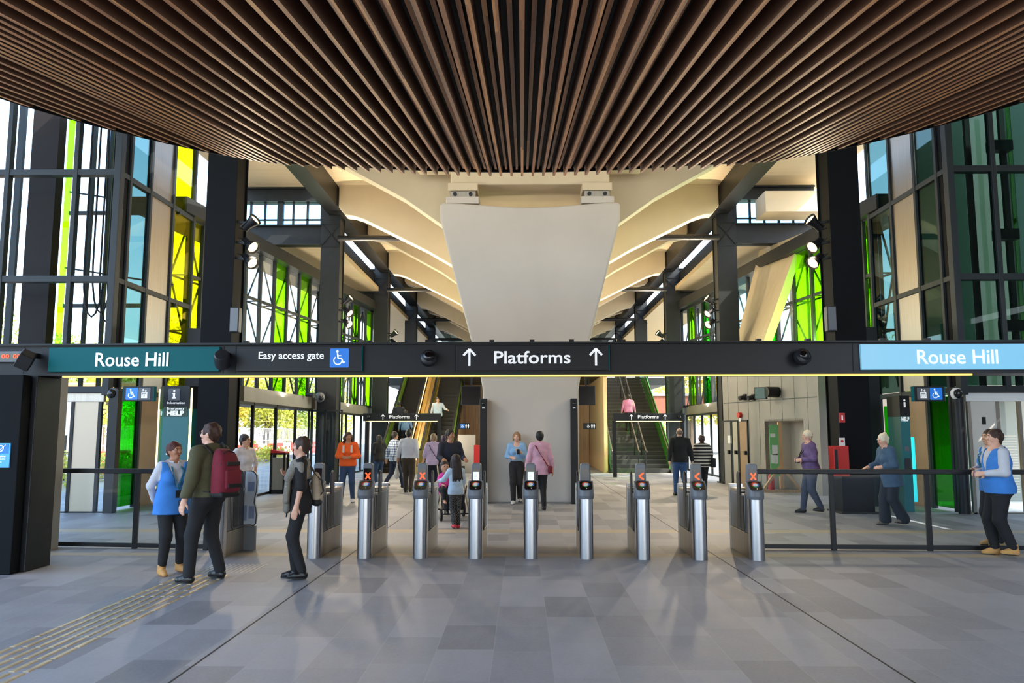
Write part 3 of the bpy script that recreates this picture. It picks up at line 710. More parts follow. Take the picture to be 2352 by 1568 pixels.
# ================================================================ TICKET GATES
def gate_parts(t, screen):
    """local frame: front at y=0, runs to +y"""
    W = lambda mb, n, m, p=t, **k: mb.build(n, m, p, world=False, **k)
    prof = [(.095*math.cos(a), .095*math.sin(a)) for a in [math.pi+math.pi*i/14 for i in range(15)]]
    prof = [(x, y*.95+.09) for x, y in prof]+[(.095, .17), (-.095, .17)]
    W(MB().prism(prof, 0, .80, 'z'), 'front_post', M['steel'], smooth=True)
    prof2 = [(x*1.12, (y-.09)*1.1+.09) for x, y in prof]
    hd = MB(); n = len(prof2)
    def ztop(y): return .90+(y+.02)*.72
    vs = [(x, y, .80) for x, y in prof2]+[(x*1.03, y-.01, .845) for x, y in prof2]+[(x*.98, y, ztop(y)) for x, y in prof2]
    fs = [tuple(range(n-1, -1, -1)), tuple(range(2*n, 3*n))]
    for r in range(2): fs += [(r*n+i, r*n+(i+1) % n, (r+1)*n+(i+1) % n, (r+1)*n+i) for i in range(n)]
    hd.add(vs, fs); W(hd, 'reader_head', M['plastic_grey'], bevel=.008, seg=2)
    ux, uy = Vector((1,0,0)), Vector((0,1,.72)).normalized()
    o = Vector((0, .085, ztop(.085)+.001))
    f = Flat(o, ux, uy, .004); f.rrect(-.082, -.085, .082, .095, .03); plate = f.build('reader_plate', M['screen_black'], t, world=False)
    o2 = o+ux.cross(uy)*.004
    for nm, mm, a0, a1 in (('logo_arc', ('ring orange', (240, 96, 40)), 35, 150), ('logo_arc', ('ring red', (214, 40, 44)), 150, 215), ('logo_arc', ('ring green', (70, 170, 80)), 215, 290), ('logo_arc', ('ring blue', (50, 120, 200)), 290, 395)):
        f = Flat(o2, ux, uy, .002); f.arc(0, .022, .043, .016, a0, a1, 10); f.build(nm, mat(mm[0], mm[1], .4), plate, world=False)
    f = Flat(o2, ux, uy, .002); f.disc(0, .022, .032); f.build('logo_disc', M['white_plain'], plate, world=False)
    f = Flat(o2, ux, uy, .002); f.disc(.01, -.06, .006, 8); f.build('indicator', M['white'], plate, world=False)
    # display tower
    W(MB().box(-.075, .075, .19, .36, .80, 1.02), 'tower_base', M['steel_soft'], bevel=.015)
    tw = MB().prism([(-.072, 1.0), (.072, 1.0), (.066, 1.25), (.05, 1.275), (-.05, 1.275), (-.066, 1.25)], .21, .33)
    W(tw, 'display_tower', M['plastic_grey'], bevel=.012)
    f = Flat((0, .208, 1.115), (1,0,0), (0,0,1), .003); f.rrect(-.052, -.09, .052, .09, .012)
    sc = f.build('screen', M['screen_black'], t, world=False)
    if screen == 'x':
        f = Flat((0.005, .204, 1.10), (1,0,0), (0,0,1), .002); f.line(-.034, -.045, .034, .045, .02); f.line(-.034, .045, .034, -.045, .02); f.build('red_cross', M['red_screen'], sc, world=False)
    if screen == '<':
        f = Flat((0.005, .204, 1.10), (1,0,0), (0,0,1), .002); f.line(-.03, .0, .032, .045, .02); f.line(-.03, .0, .032, -.045, .02); f.build('red_chevron', M['red_screen'], sc, world=False)
    if screen == 'w':
        f = Flat((0, .204, 1.105), (1,0,0), (0,0,1), .002); f.rect(-.042, -.065, .042, .05); w_ = f.build('lit_panel', M['white_screen'], sc, world=False)
        f = Flat((0, .2015, 1.105), (1,0,0), (0,0,1), .001); f.arc(-.012, .028, .012, .004, 0, 360, 12)
        for q, ww in enumerate((.05, .04, .055, .035)): f.rect(-.03, -.005-.015*q, -.03+ww, .0-.015*q)
        f.build('screen_text', M['plastic_dark'], sc, world=False)
    # body
    W(MB().box(-.092, .092, .15, 1.22, 0, .33), 'lower_panel', M['steel_soft'], bevel=.006)
    W(MB().box(-.082, .082, .16, 1.18, .33, .84), 'upper_panel', M['plastic_grey'], bevel=.01)
    for x in (-.086, .086):
        W(MB().box(x-.006, x+.006, .42, .78, .36, .82), 'dark_inset', M['plastic_dark'], bevel=.003)
        W(MB().tube([(x*1.1, .30, .86), (x*1.12, .34, .55), (x*1.12, .36, .40), (x*1.08, .42, .34)], .009, 8), 'guard_rail', M['steel_soft'], smooth=True)
    pad = MB(); pp = []
    for a in range(13):
        q = math.pi*a/12; pp.append((.66+.085*math.cos(q), 1.07+.085*math.sin(q)))
    pp = [(.745, .36)]+pp+[(.575, .36)]
    pad.prism(pp, -.099, -.074, 'x'); pad.prism(pp, .074, .099, 'x')
    W(pad, 'paddle', M['plastic_dark'], bevel=.006)
    W(MB().box(-.09, .09, .80, 1.22, .84, .90), 'top_cover', M['steel_soft'], bevel=.012)
    W(MB().prism([(x, 1.22+.13-y) for x, y in prof], 0, .94, 'z'), 'rear_post', M['steel'], smooth=True)
GATES = [(491, 1283, None, 'wide gate post standing behind the man with the maroon backpack'), (716, 1283, None, 'gate mostly hidden behind the woman in black'),
         (833, 1283, 'x', 'steel ticket gate right of the woman in black, showing a red cross'), (962, 1283, 'x', 'steel ticket gate in front of the pram, showing a red cross'),
         (1090, 1284, 'w', 'ticket gate with white lit screen, right of the pram'), (1219, 1284, 'w', 'ticket gate with white lit screen in front of the couple at the pier'),
         (1348, 1285, None, 'ticket gate with blank screen, right of the pier couple'), (1480, 1286, '<', 'ticket gate with red chevron in front of the stairs'),
         (1612, 1287, '<', 'ticket gate with red chevron in front of the couple walking away'), (1745, 1288, 'x', 'last steel ticket gate, touching the right glass barrier')]
for u, v, scn, lab in GATES:
    g_ = gnd(u, v)
    t = thing('ticket_gate', lab, 'ticket gate', (g_.x, g_.y, 0), BR, 'ticket gates under the beam')
    gate_parts(t, scn)

# ================================================================ TACTILE PAVING
tb = MB(); steelm = mat('worn brass tactile strip', (206, 188, 152), .4, .5, .2, 8)
x0t, x1t = -4.12, -3.5
y = 4.9
while y < 9.85:
    for i in range(6):
        x = x0t+.05+i*(x1t-x0t-.10)/5
        tb.prism([(x-.024, .0), (x+.024, .0), (x+.017, .006), (x-.017, .006)], y, y+.29)
        # ground bars sit flush with the paving
    y += .33
tag(tb.build('tactile_strip', steelm), 'strip of brass tactile guide bars set in the left floor', 'tactile paving')
td = MB()
for i in range(12):
    for j_ in range(11):
        td.lathe([(.017, 0), (.017, .003), (.011, .006)], 8, (-3.98+i*.06, 9.98+j_*.06, 0))
tag(td.build('tactile_pad', mat('steel tactile stud', (190, 186, 178), .35, .8)), 'pad of round tactile studs beyond the guide bars', 'tactile paving')
# ================================================================ LIFT ENCLOSURES
def atX(u, v, X):
    r = ray(u, v); return Vector((0, 0, EYE))+r*(X/r.x)
def lift_tower(s):
    side = 'left' if s < 0 else 'right'
    X = XC+s*9.12; Y0, Y1 = 17.1, 21.2
    t = thing('lift_enclosure', ('tall glass lift enclosure on the left with hanging cables and lime strips' if s < 0 else 'tall dark glass lift enclosure on the right beside the pale lift doors'), 'lift', (X+s*1.8, 18.8, 0)); t['kind'] = 'structure'
    fr = MB()
    xo = X+s*4.2
    def hx(a, b): return (min(a, b), max(a, b))
    # corner post and mullions of the front face
    fr.box(*hx(X, X+s*.15), Y0, Y0+.2, 2.5, 10.3)
    for d in (1.02, 2.55, 4.1): fr.box(*hx(X+s*d-.05, X+s*d+.05), Y0, Y0+.16, 2.6, 10.3)
    for z in (2.62, 5.05, 7.46): fr.box(*hx(X+s*.12, xo), Y0+.012, Y0+.2, z-.07, z+.07)
    # side face
    for z in (2.62, 5.05, 7.46): fr.box(*hx(X+s*.012, X+s*.14), Y0+.2, Y1, z-.06, z+.06)
    for yy in (17.62, 18.62, 19.86, 21.15): fr.box(*hx(X, X+s*.12), yy-.05, yy+.05, 0, 10.3)
    fr.build('frame', M['frame'], t, bevel=.008)
    # stainless panels on the side face and the bronze strip
    MB().box(*hx(X+s*.05, X+s*.09), 18.67, 19.81, 2.7, 10.2).build('steel_panel', M['steel_soft'], t)
    MB().box(*hx(X+s*.05, X+s*.09), 18.67, 20.4, 0, 2.55).build('bronze_panel', M['brown_panel'], t)
    MB().box(*hx(X+s*.05, X+s*.2), 17.4, 17.6, 2.7, 10.2).build('dark_panel', M['navy'], t)
    MB().box(*hx(X+s*.05, X+s*.062), 19.92, 21.09, 2.7, 10.2).build('pane', M['glass_teal'] if s > 0 else M['glass_yellow'], t)
    g = MB().box(*hx(X+s*.05, X+s*.062), 17.68, 18.56, .06, 2.5).build('pane', M['glass_green'], t); g['label'] = 'deep green glass pane at lift side'
    MB().box(*hx(X+s*.05, X+s*.062), 17.68, 18.56, 2.7, 10.2).build('pane', M['glass_teal'], t)
    # front glass
    MB().box(*hx(X+s*.15, xo), Y0+.06, Y0+.072, 2.7, 10.2).build('pane', glassmat('low reflection glass', (.96, .98, .99), .0) if s < 0 else M['glass_teal'], t)
    # shaft steel behind the glass
    sh = MB(); 
    def col(u0, u1, v, Y, z0=2.6, z1=10.2, d=.1, mb=None):
        a, b = at(u0, v, Y).x, at(u1, v, Y).x; (mb or sh).box(min(a, b), max(a, b), Y, Y+d, z0, z1)
    if s < 0:
        col(156, 166, 600, 19.0); col(196, 203, 600, 19.6); col(236, 243, 600, 19.9); col(20, 34, 600, 18.6)
        for z in (4.95, 7.4): sh.box(at(150, 600, 20.2).x, X, 20.2, 20.28, z-.05, z+.05)
        for k_ in range(3): sh.bar((at(150, 600, 20).x, 20.0, 3.9+2.0*k_), (X, 20.0, 3.45+2.0*k_), .04)
        sh.build('shaft_steel', M['frame'], t)
        q = MB(); col(54, 116, 600, 18.3, d=.3, mb=q); q.build('shaft_cladding', mat('bronze black cladding', (40, 35, 34), .6, spec=.15), t)
        q = MB(); col(138, 153, 600, 19.4, d=.012, mb=q); q.build('lime_strip', M['glass_lime'], t)
        q = MB(); col(255, 273, 600, 20.3, d=.012, mb=q); q.build('lime_strip', M['glass_lime'], t)
    else:
        for u0, u1 in ((2236, 2248), (2318, 2330), (2296, 2302)): col(u0, u1, 600, 18.2)
        sh.build('shaft_steel', M['steel_black'], t)
        q = MB(); col(2120, 2230, 600, 19.6, d=.2, mb=q); col(2345, 2420, 600, 19.6, d=.2, mb=q); q.build('shaft_cladding', M['green_panel'], t)
        q = MB(); col(2226, 2335, 600, 19.7, d=.1, mb=q); q.build('pale_panel', M['cladding'], t)
        q = MB(); col(2334, 2344, 600, 19.4, d=.012, mb=q); q.build('lime_strip', M['glass_lime'], t)
        br = MB()
        for z in (4.1, 6.2, 8.3):
            for u in (2300, 2325): c = at(u, 600, 18.1); br.box(c.x-.12, c.x+.12, 17.95, 18.2, z-.12, z+.12)
        br.build('rail_bracket', M['steel_black'], t)
    # ground floor front
    lo = MB()
    if s > 0: lo.tube([(X-s*.02, Y0+.12, 0), (X-s*.02, Y0+.12, 2.6)], .12, 16)
    else: lo.box(*hx(X-s*.22, X-s*.02), Y0, Y0+.2, 0, 2.6)
    lo.build('corner_post', M['steel_black'], t, smooth=s > 0)
    MB().box(*hx(X+s*.14, X+s*2.2), Y0+.1, Y0+.2, 2.36, 2.55).build('header', M['steel_soft'] if s < 0 else M['white_plain'], t, bevel=.005)
    dm = MB()
    PXS = (252, 225, 162, 128) if s < 0 else (2200, 2231, 2297, 2348)
    dx0, dx1, dx2, dx3 = [at(u, 1050, Y0+.14).x for u in PXS]
    for x_ in (dx0, dx1, dx2, dx3): dm.box(x_-.035, x_+.035, Y0+.1, Y0+.18, 0, 2.36)
    dm.box(*hx(dx0, X+s*2.2), Y0+.1, Y0+.18, 0, .03)
    dm.build('door_frame', M['steel_black'] if s < 0 else M['steel_soft'], t)
    d0 = MB().box(*hx(dx1+s*.035, dx2-s*.035), Y0+.12, Y0+.16, .03, 2.36).build('lift_door', mat('warm satin lift door', (172, 158, 140), .42, .7) if s < 0 else mat('pale lift door', (206, 202, 194), .5), t)
    MB().box(*hx(dx0+s*.035, dx1-s*.035), Y0+.13, Y0+.142, .03, 2.36).build('pane', M['glass'], t); MB().box(*hx(dx2+s*.035, dx3-s*.035), Y0+.13, Y0+.142, .03, 2.36).build('pane', M['glass'], t)
    if s > 0:
        f = Flat(((dx1+dx2)/2, Y0+.118, 1.95), (1,0,0), (0,0,1)); f.rect(-.04, -.08, .04, .08); f.build('indicator', M['screen_black'], d0)
        lv = MB()
        for k_ in range(22): lv.box(X+1.15, X+1.95, Y0+1.4, Y0+1.45, .35+.06*k_, .37+.06*k_)
        lv.build('louvre', M['cladding'], t)
        MB().box(X+.15, X+4, Y0+3.2, Y0+3.3, 0, 2.6).build('lift_car', mat('grey lift car', (84, 90, 88), .5), t)
    return t
lift_tower(-1); lift_tower(1)
# cables hanging in the left enclosure
for k_, (u, dz) in enumerate(((200, .0), (212, .12), (222, -.1), (232, .06))):
    a, b = at(u, 600, 17.9).x, at(u+46, 600, 17.9).x
    pts = [(a, 17.8+.14*k_, 9.6)]
    for i in range(9):
        q = math.pi*i/8; pts.append((a+(b-a)*(.5-.5*math.cos(q)), 17.8+.14*k_, 5.4+dz-1.1*math.sin(q)))
    pts.append((b-.1, 17.8+.14*k_, 9.6))
    tag(MB().tube(pts, .022, 6).build('hanging_cable', M['rubber'], smooth=True), 'looped black cable hanging inside the left lift enclosure', 'cable', 'looped cables in the left lift')
for s, lab in ((-1, 'white dome camera above the left stainless lift door'), (1, 'black dome camera above the pale right lift door')):
    c = at(250 if s < 0 else 2208, 903, 17.0)
    t = thing('dome_camera', lab, 'camera', (c.x, 17.2, c.z))
    MB().lathe([(.13, 0), (.13, .05), (.11, .08)], 18, (c.x, 17.2, c.z), Matrix.Rotation(math.pi/2, 3, 'X')).build('housing', M['white_plain'] if s > 0 else M['plastic_grey'], t, smooth=True)
    MB().ell((c.x, 17.11, c.z), (.1, .08, .1), 16, 10).build('lens_dome', M['screen_black'], t, smooth=True)
# lift direction signs
for u0, u1, lab, order in ((283, 352, 'hanging black sign with wheelchair and lift pictograms, left side', 'wl'), (2100, 2170, 'hanging black sign with lift and wheelchair pictograms, right side', 'lw')):
    a, b = at(u0, 904, 16.6), at(u1, 904, 16.6); zc_ = a.z
    t = thing('lift_sign', lab, 'sign', ((a.x+b.x)/2, 16.65, zc_))
    MB().box(a.x, b.x, 16.6, 16.72, zc_-.155, zc_+.155).build('panel', M['sign_black'], t, bevel=.005)
    MB().box(a.x-.012, a.x, 16.6, 16.72, zc_-.155, zc_+.155).box(b.x, b.x+.012, 16.6, 16.72, zc_-.155, zc_+.155).build('edge_strip', M['teal'], t)
    for k_, ch in enumerate(order):
        xx = a.x+(b.x-a.x)*(.29+.42*k_)
        f = Flat((xx, 16.598, zc_), (1,0,0), (0,0,1)); f.rrect(-.125, -.125, .125, .125, .015); p = f.build('pictogram', M['blue_icon'] if ch == 'w' else M['icon_grey'], t)
        f = Flat((xx, 16.593, zc_), (1,0,0), (0,0,1)); (f.wheelchair(-.01, 0, .21) if ch == 'w' else f.lift(0, 0, .2)); f.build('symbol', M['white'], p)
    MB().box((a.x+b.x)/2-.02, (a.x+b.x)/2+.02, 16.64, 16.68, zc_+.155, zc_+.6).build('hanger', M['steel_black'], t)
    bx0, bx1 = ((-9.0, b.x) if u0 < 1000 else (a.x, 9.3))
    MB().box(min(bx0, bx1), max(bx0, bx1), 16.63, 16.69, zc_+.58, zc_+.64).build('arm', M['steel_black'], t)
    MB().box((bx0 if u0 < 1000 else bx1)-.03, (bx0 if u0 < 1000 else bx1)+.03, 16.63, 17.2, zc_+.58, zc_+.64).build('arm', M['steel_black'], t)

# ================================================================ HELP POINTS
a = at(372, 1000, 17.5); b = at(431, 1000, 17.5)
t = thing('help_point', 'tall teal information and emergency help point on the left with glowing edges', 'help point', ((a.x+b.x)/2, 17.7, 0))
x0, x1 = a.x, b.x
poly = [(x0, 17.5), (x1, 17.5), (x1+.34, 18.15), (x1+.34, 18.4), (x0-.3, 18.4), (x0-.28, 17.95)]
MB().prism(poly, 0, 2.3, 'z').build('casing', M['teal_dark'], t)
MB().prism([(x0-.005, 17.49), (x1+.005, 17.49), (x1+.35, 18.15), (x0-.29, 17.95)], 2.22, 2.72, 'z').build('header', M['sign_black'], t)
f = Flat((0, 17.488, 0), (1,0,0), (0,0,1), .004); f.rect(x0+.02, 2.05, x1-.03, 2.26); gp = f.build('green_panel', M['green_panel'], t)
f = Flat(((x0+x1)/2-.05, 17.486, 2.53), (1,0,0), (0,0,1), .003); f.rrect(-.13, -.13, .13, .13, .02); ip = f.build('information_symbol', M['icon_grey'], t)
f = Flat(((x0+x1)/2-.05, 17.482, 2.53), (1,0,0), (0,0,1), .003); f.disc(0, .075, .025); f.rect(-.022, -.08, .022, .03); f.rect(-.045, .015, .022, .03); f.rect(-.045, -.085, .045, -.065); f.build('letter_i', M['white'], ip)
lettering('Information', ((x0+x1)/2, 17.486, 2.325), (1,0,0), (0,0,1), .4, .05, M['white'], t)
lettering('Emergency', ((x0+x1)/2, 17.482, 2.20), (1,0,0), (0,0,1), .38, .05, M['white'], t)
lettering('HELP', ((x0+x1)/2, 17.482, 2.075), (1,0,0), (0,0,1), .38, .10, M['white'], t, bold=.03)
f = Flat(((x0+x1)/2-.12, 17.497, 1.35), (1,0,0), (0,0,1), .003); f.rect(-.06, -.06, .06, .06); f.rect(.12, -.06, .24, .06); f.build('pictogram', M['icon_grey'], t)
lettering('Information', ((x0+x1)/2-.05, 17.495, 1.22), (1,0,0), (0,0,1), .25, .035, M['white'], t)
f = Flat(((x0+x1)/2, 17.497, .95), (1,0,0), (0,0,1), .004); f.rrect(-.2, -.16, .2, .16, .02); f.build('screen', M['screen_black'], t)
dl = Vector((.28, -.45, 0)).normalized()
lettering('HELP', (x0-.13, 17.715, 2.08), dl, (0,0,1), .22, .09, M['white'], t, bold=.03)
ed = MB()
for (ex, ey, z0) in ((x1+.03, 17.52, .75), (x1+.36, 18.16, .4), (x0-.33, 18.02, .45)): ed.box(ex-.022, ex+.022, ey, ey+.03, z0, 2.68)
ed.build('edge_light', M['led_warm'], t)
a = at(2070, 1000, 17.6); b = at(2092, 1000, 17.6)
t = thing('help_point', 'slim teal help point seen edge on at the right beside the green glass', 'help point', ((a.x+b.x)/2, 17.9, 0))
MB().box(a.x, b.x, 17.6, 18.2, 0, 2.05).build('casing', M['teal_dark'], t, bevel=.006)
MB().box(a.x-.005, b.x+.005, 17.59, 18.2, 2.05, 2.5).build('header', M['sign_black'], t)
MB().box(b.x, b.x+.17, 17.8, 18.2, .2, 1.6).build('side_panel', mat('lit cyan side panel', (40, 190, 205), .4, emit=(40, 200, 215), estr=.5), t)
MB().box(b.x+.02, b.x+.055, 17.74, 17.78, .3, 2.5).build('edge_light', M['led_warm'], t)
lettering('HELP', ((a.x+b.x)/2, 17.588, 1.95), (1,0,0), (0,0,1), .17, .09, M['white'], t, bold=.03)
f = Flat(((a.x+b.x)/2, 17.587, 2.33), (1,0,0), (0,0,1), .003); f.disc(0, .07, .022); f.rect(-.02, -.08, .02, .03); f.build('letter_i', M['white'], t)
f = Flat(((a.x+b.x)/2, 17.597, 1.35), (1,0,0), (0,0,1), .003); f.rect(-.05, -.05, .05, .05); f.build('pictogram', M['icon_grey'], t)
f = Flat(((a.x+b.x)/2, 17.597, 1.0), (1,0,0), (0,0,1), .003); f.rrect(-.07, -.2, .07, .15, .02); f.build('call_panel', M['plastic_dark'], t)
struct(MB().box(at(2034, 1000, 20).x, at(2072, 1000, 20).x, 20.0, 20.012, .05, 2.35).build('window_10', M['glass_green']), 'deep green glass panel behind the right help point', 'window')
# black screens flanking the front columns
for s, nm in ((-1, 'left'), (1, 'right')):
    xa, xb = sorted((XC+s*7.25, XC+s*8.25))
    o = MB().box(xa, xb, 19.0, 19.12, 0, 4.2).build('wall_recess_'+nm, M['steel_black']); struct(o, 'black wall panel behind the first %s column' % nm, 'wall')

# ================================================================ RIGHT CLAD BUILDING
A = Vector((6.76, 27.0, 0)); B = Vector((8.1, 22.1, 0)); DW = (B-A).normalized(); NW = Vector((DW.y, -DW.x, 0))
if NW.x > 0: NW = -NW
LW = (B-A).length
def wpos(u):      # distance along the clad wall for a pixel column
    r = ray(u, 993); kx = r.x/r.y
    # (A+DW*w).x = kx*(A+DW*w).y
    return (kx*A.y-A.x)/(DW.x-kx*DW.y)
def wp(w, out=0, z=0): p = A+DW*w+NW*out; return Vector((p.x, p.y, z))
def wbox(mb, w0, w1, o0, o1, z0, z1):
    q = [wp(w0, o0), wp(w1, o0), wp(w1, o1), wp(w0, o1)]
    return mb.add([(p.x, p.y, z0) for p in q]+[(p.x, p.y, z1) for p in q], [(0,1,2,3),(4,7,6,5),(0,4,5,1),(1,5,6,2),(2,6,7,3),(3,7,4,0)])
n0, n1 = wpos(1757), wpos(1846)
wl = MB(); wbox(wl, 0, n0, -.15, 0, 0, 4.1); wbox(wl, n1, LW, -.15, 0, 0, 4.1); wbox(wl, n0, n1, -.15, 0, 2.04, 4.1)
struct(wl.build('wall_right', M['cladding']), 'grey clad wall of the building right of the stairs', 'wall')
sm_ = MB(); w = .3
while w < LW:
    if not (n0-.02 < w < n1+.02): wbox(sm_, w-.008, w+.008, -.005, .003, 0, 4.1)
    else: wbox(sm_, w-.008, w+.008, -.005, .003, 2.04, 4.1)
    w += .62
wbox(sm_, 0, LW, -.005, .004, 2.66, 2.69)
struct(sm_.build('trim_9', M['plastic_dark']), 'dark joints between the clad wall panels', 'wall joint')
nb = MB(); wbox(nb, n0, n1, -.95, -.9, 0, 2.04); wbox(nb, n0-.05, n0, -.95, 0, 0, 2.04); wbox(nb, n1, n1+.05, -.95, 0, 0, 2.04); wbox(nb, n0, n1, -.95, 0, 2.04, 2.1)
struct(nb.build('wall_niche', M['concrete']), 'pale niche in the grey clad wall', 'wall')
rb = MB(); rb.add([(6.76, 27.0, 0), (10.5, 27.0, 0), (10.5, 27.1, 0), (6.76, 27.1, 0), (6.76, 27.0, 4.1), (10.5, 27.0, 4.1), (10.5, 27.1, 4.1), (6.76, 27.1, 4.1)], [(0,1,2,3),(4,7,6,5),(0,4,5,1),(1,5,6,2),(2,6,7,3),(3,7,4,0)])
rb.add([(6.76, 27.0, 4.1), (8.1, 22.1, 4.1), (10.5, 22.1, 4.1), (10.5, 27.0, 4.1), (6.76, 27.0, 4.2), (8.1, 22.1, 4.2), (10.5, 22.1, 4.2), (10.5, 27.0, 4.2)], [(0,1,2,3),(4,7,6,5),(0,4,5,1),(1,5,6,2),(2,6,7,3),(3,7,4,0)])
rb.box(8.1, 10.5, 22.0, 22.1, 0, 4.2)
struct(rb.build('wall_back', M['cladding']), 'rear and roof of the clad building', 'wall')
for q, (u0, u1, m_, lab, ztop) in enumerate(((1664, 1680, 'cladding', 'pale grey service door with notices on the clad wall', 2.05), (1684, 1696, 'steel_soft', 'narrow grey service door on the clad wall', 2.05), (1700, 1718, 'brown_panel', 'brown service door with dark handle on the clad wall', 2.05))):
    w0, w1 = wpos(u0), wpos(u1)
    d = MB(); wbox(d, w0, w1, .0, .03, 0, ztop)
    o = d.build('door_%d' % (q+1), M[m_]); struct(o, lab, 'door')
    fr = MB(); wbox(fr, w0-.04, w0, 0, .045, 0, ztop+.05); wbox(fr, w1, w1+.04, 0, .045, 0, ztop+.05); wbox(fr, w0, w1, 0, .045, ztop, ztop+.05)
    LOC[o.name] = Vector(); fr.build('frame', M['frame'], o)
    h = MB(); wbox(h, w1-.13, w1-.05, .03, .1, 1.0, 1.12); h.build('handle', M['steel_black'], o)
    if q == 0:
        n_ = MB(); wbox(n_, w0+.25, w0+.55, .03, .036, 1.35, 1.6); n_.build('notice', M['white_plain'], o)
for u, lab in ((1715, 'small black wall camera, left of the pair on the clad wall'), (1735, 'small black wall camera, right of the pair on the clad wall')):
    w_ = wpos(u); p = wp(w_, .0, 0); z = at(u, 912, p.y).z
    t = thing('wall_camera', lab, 'camera', (p.x, p.y, z))
    q = MB(); wbox(q, w_-.08, w_+.08, 0, .06, z-.1, z+.1); q.build('base', M['steel_black'], t, bevel=.01)
    q = MB(); q.tube([wp(w_, .05, z), wp(w_, .22, z-.04)], .075, 10); q.build('housing', M['steel_black'], t, smooth=True)
w_ = wpos(1703); p = wp(w_); z = at(1703, 953, p.y).z
t = thing('alarm_bell', 'red round alarm sounder above the brown door', 'alarm', (p.x, p.y, z))
q = MB(); q.tube([wp(w_, 0, z), wp(w_, .1, z)], .09, 14); q.build('sounder', M['red'], t, smooth=True)
q = MB(); wbox(q, w_-.06, w_+.06, 0, .05, z-.2, z-.1); q.build('base', M['white_plain'], t)
w_ = wpos(1785); p = wp(w_); z = at(1785, 903, p.y).z
t = thing('wall_monitor', 'dark monitor on a round bracket high on the clad wall', 'monitor', (p.x, p.y, z))
q = MB(); q.tube([wp(w_+.12, 0, z+.03), wp(w_+.12, .4, z+.03)], .16, 14); q.build('bracket', M['steel_black'], t, smooth=True)
MB().obox(wp(w_-.12, .42, z), (.34, .2, .36), Matrix.Rotation(-.5, 3, 'Z')).build('casing', M['steel_black'], t, bevel=.01)
MB().obox(wp(w_-.12, .42, z)+Matrix.Rotation(-.5, 3, 'Z') @ Vector((0, -.103, 0)), (.3, .006, .32), Matrix.Rotation(-.5, 3, 'Z')).build('screen', mat('dim green screen', (70, 100, 82), .2), t)
# poster board on a timber stand
pb = at(1790, 1112, 23.4); X0, Y0 = pb.x-.1, 23.4
t = thing('poster_board', 'green poster board with notices on a timber stand before the pale niche', 'notice board', (X0, Y0, 0))
zb, zt = .45, 2.0
MB().box(X0-.14, X0+.12, Y0-.03, Y0, zb, zt-.08).build('board', mat('green notice', (120, 186, 120), .5), t)
MB().box(X0+.12, X0+.22, Y0-.05, Y0+.05, .1, zt).build('timber_post', M['timber_wall'], t)
for (x, z, w2, h2) in ((-.05, .95, .1, .26), (.06, .95, .09, .28), (.02, 1.2, .16, .28), (-.03, 1.62, .14, .1)): MB().box(X0+x-w2/2-.02, X0+x+w2/2-.02, Y0-.036, Y0-.031, z-h2/2, z+h2/2).build('notice_sheet', M['white_plain'], t)
for dx in (-1, 1): MB().bar((X0+.15, Y0, .75), (X0+.15+dx*.55, Y0-.1, .05), .07).build('brace', M['timber_wall'], t)
MB().box(X0-.5, X0+.8, Y0-.14, Y0-.06, 0, .07).build('foot', M['timber_wall'], t)
t = thing('fire_extinguisher', 'red fire extinguisher standing behind the poster board stand', 'extinguisher', (X0, Y0+.25, 0))
MB().lathe([(.085, 0), (.09, .02), (.09, .42), (.05, .5), (.03, .52)], 16, (X0-.05, Y0+.25, 0)).build('cylinder', M['red'], t, smooth=True)
MB().box(X0-.08, X0-.02, Y0+.18, Y0+.3, .52, .58).build('valve', M['plastic_dark'], t)
# red cabinet and notices on the first right column
x0, x1 = at(1911, 1050, 17.0).x, at(1946, 1050, 17.0).x
t = thing('extinguisher_cabinet', 'red fire extinguisher cabinet fixed to the first right column', 'cabinet', ((x0+x1)/2, 17.0, .8))
MB().box(x0, x1, 16.9, 17.19, .8, 1.42).build('body', M['red'], t, bevel=.01)
MB().box(x0+.02, x0+.08, 16.895, 16.9, .9, 1.35).build('vision_slot', M['screen_black'], t)
for v0, v1, lab in ((948, 970, 'small red fire notice high on the first right column'), (1005, 1025, 'small white and red fire notice above the red cabinet')):
    c0, c1 = at(1928, v1, 17.19), at(1940, v0, 17.19)
    t = thing('fire_notice', lab, 'notice', (c0.x, 17.19, c0.z))
    MB().box(c0.x, c1.x, 17.18, 17.198, c0.z, c1.z).build('plate', M['red'] if v0 == 948 else M['white_plain'], t)
    f = Flat(((c0.x+c1.x)/2, 17.179, (c0.z+c1.z)/2), (1,0,0), (0,0,1), .003); f.rect(-.012, -.05, .012, .05) if v0 == 948 else f.disc(0, .02, .03); f.build('symbol', M['white'] if v0 == 948 else M['red'], t)

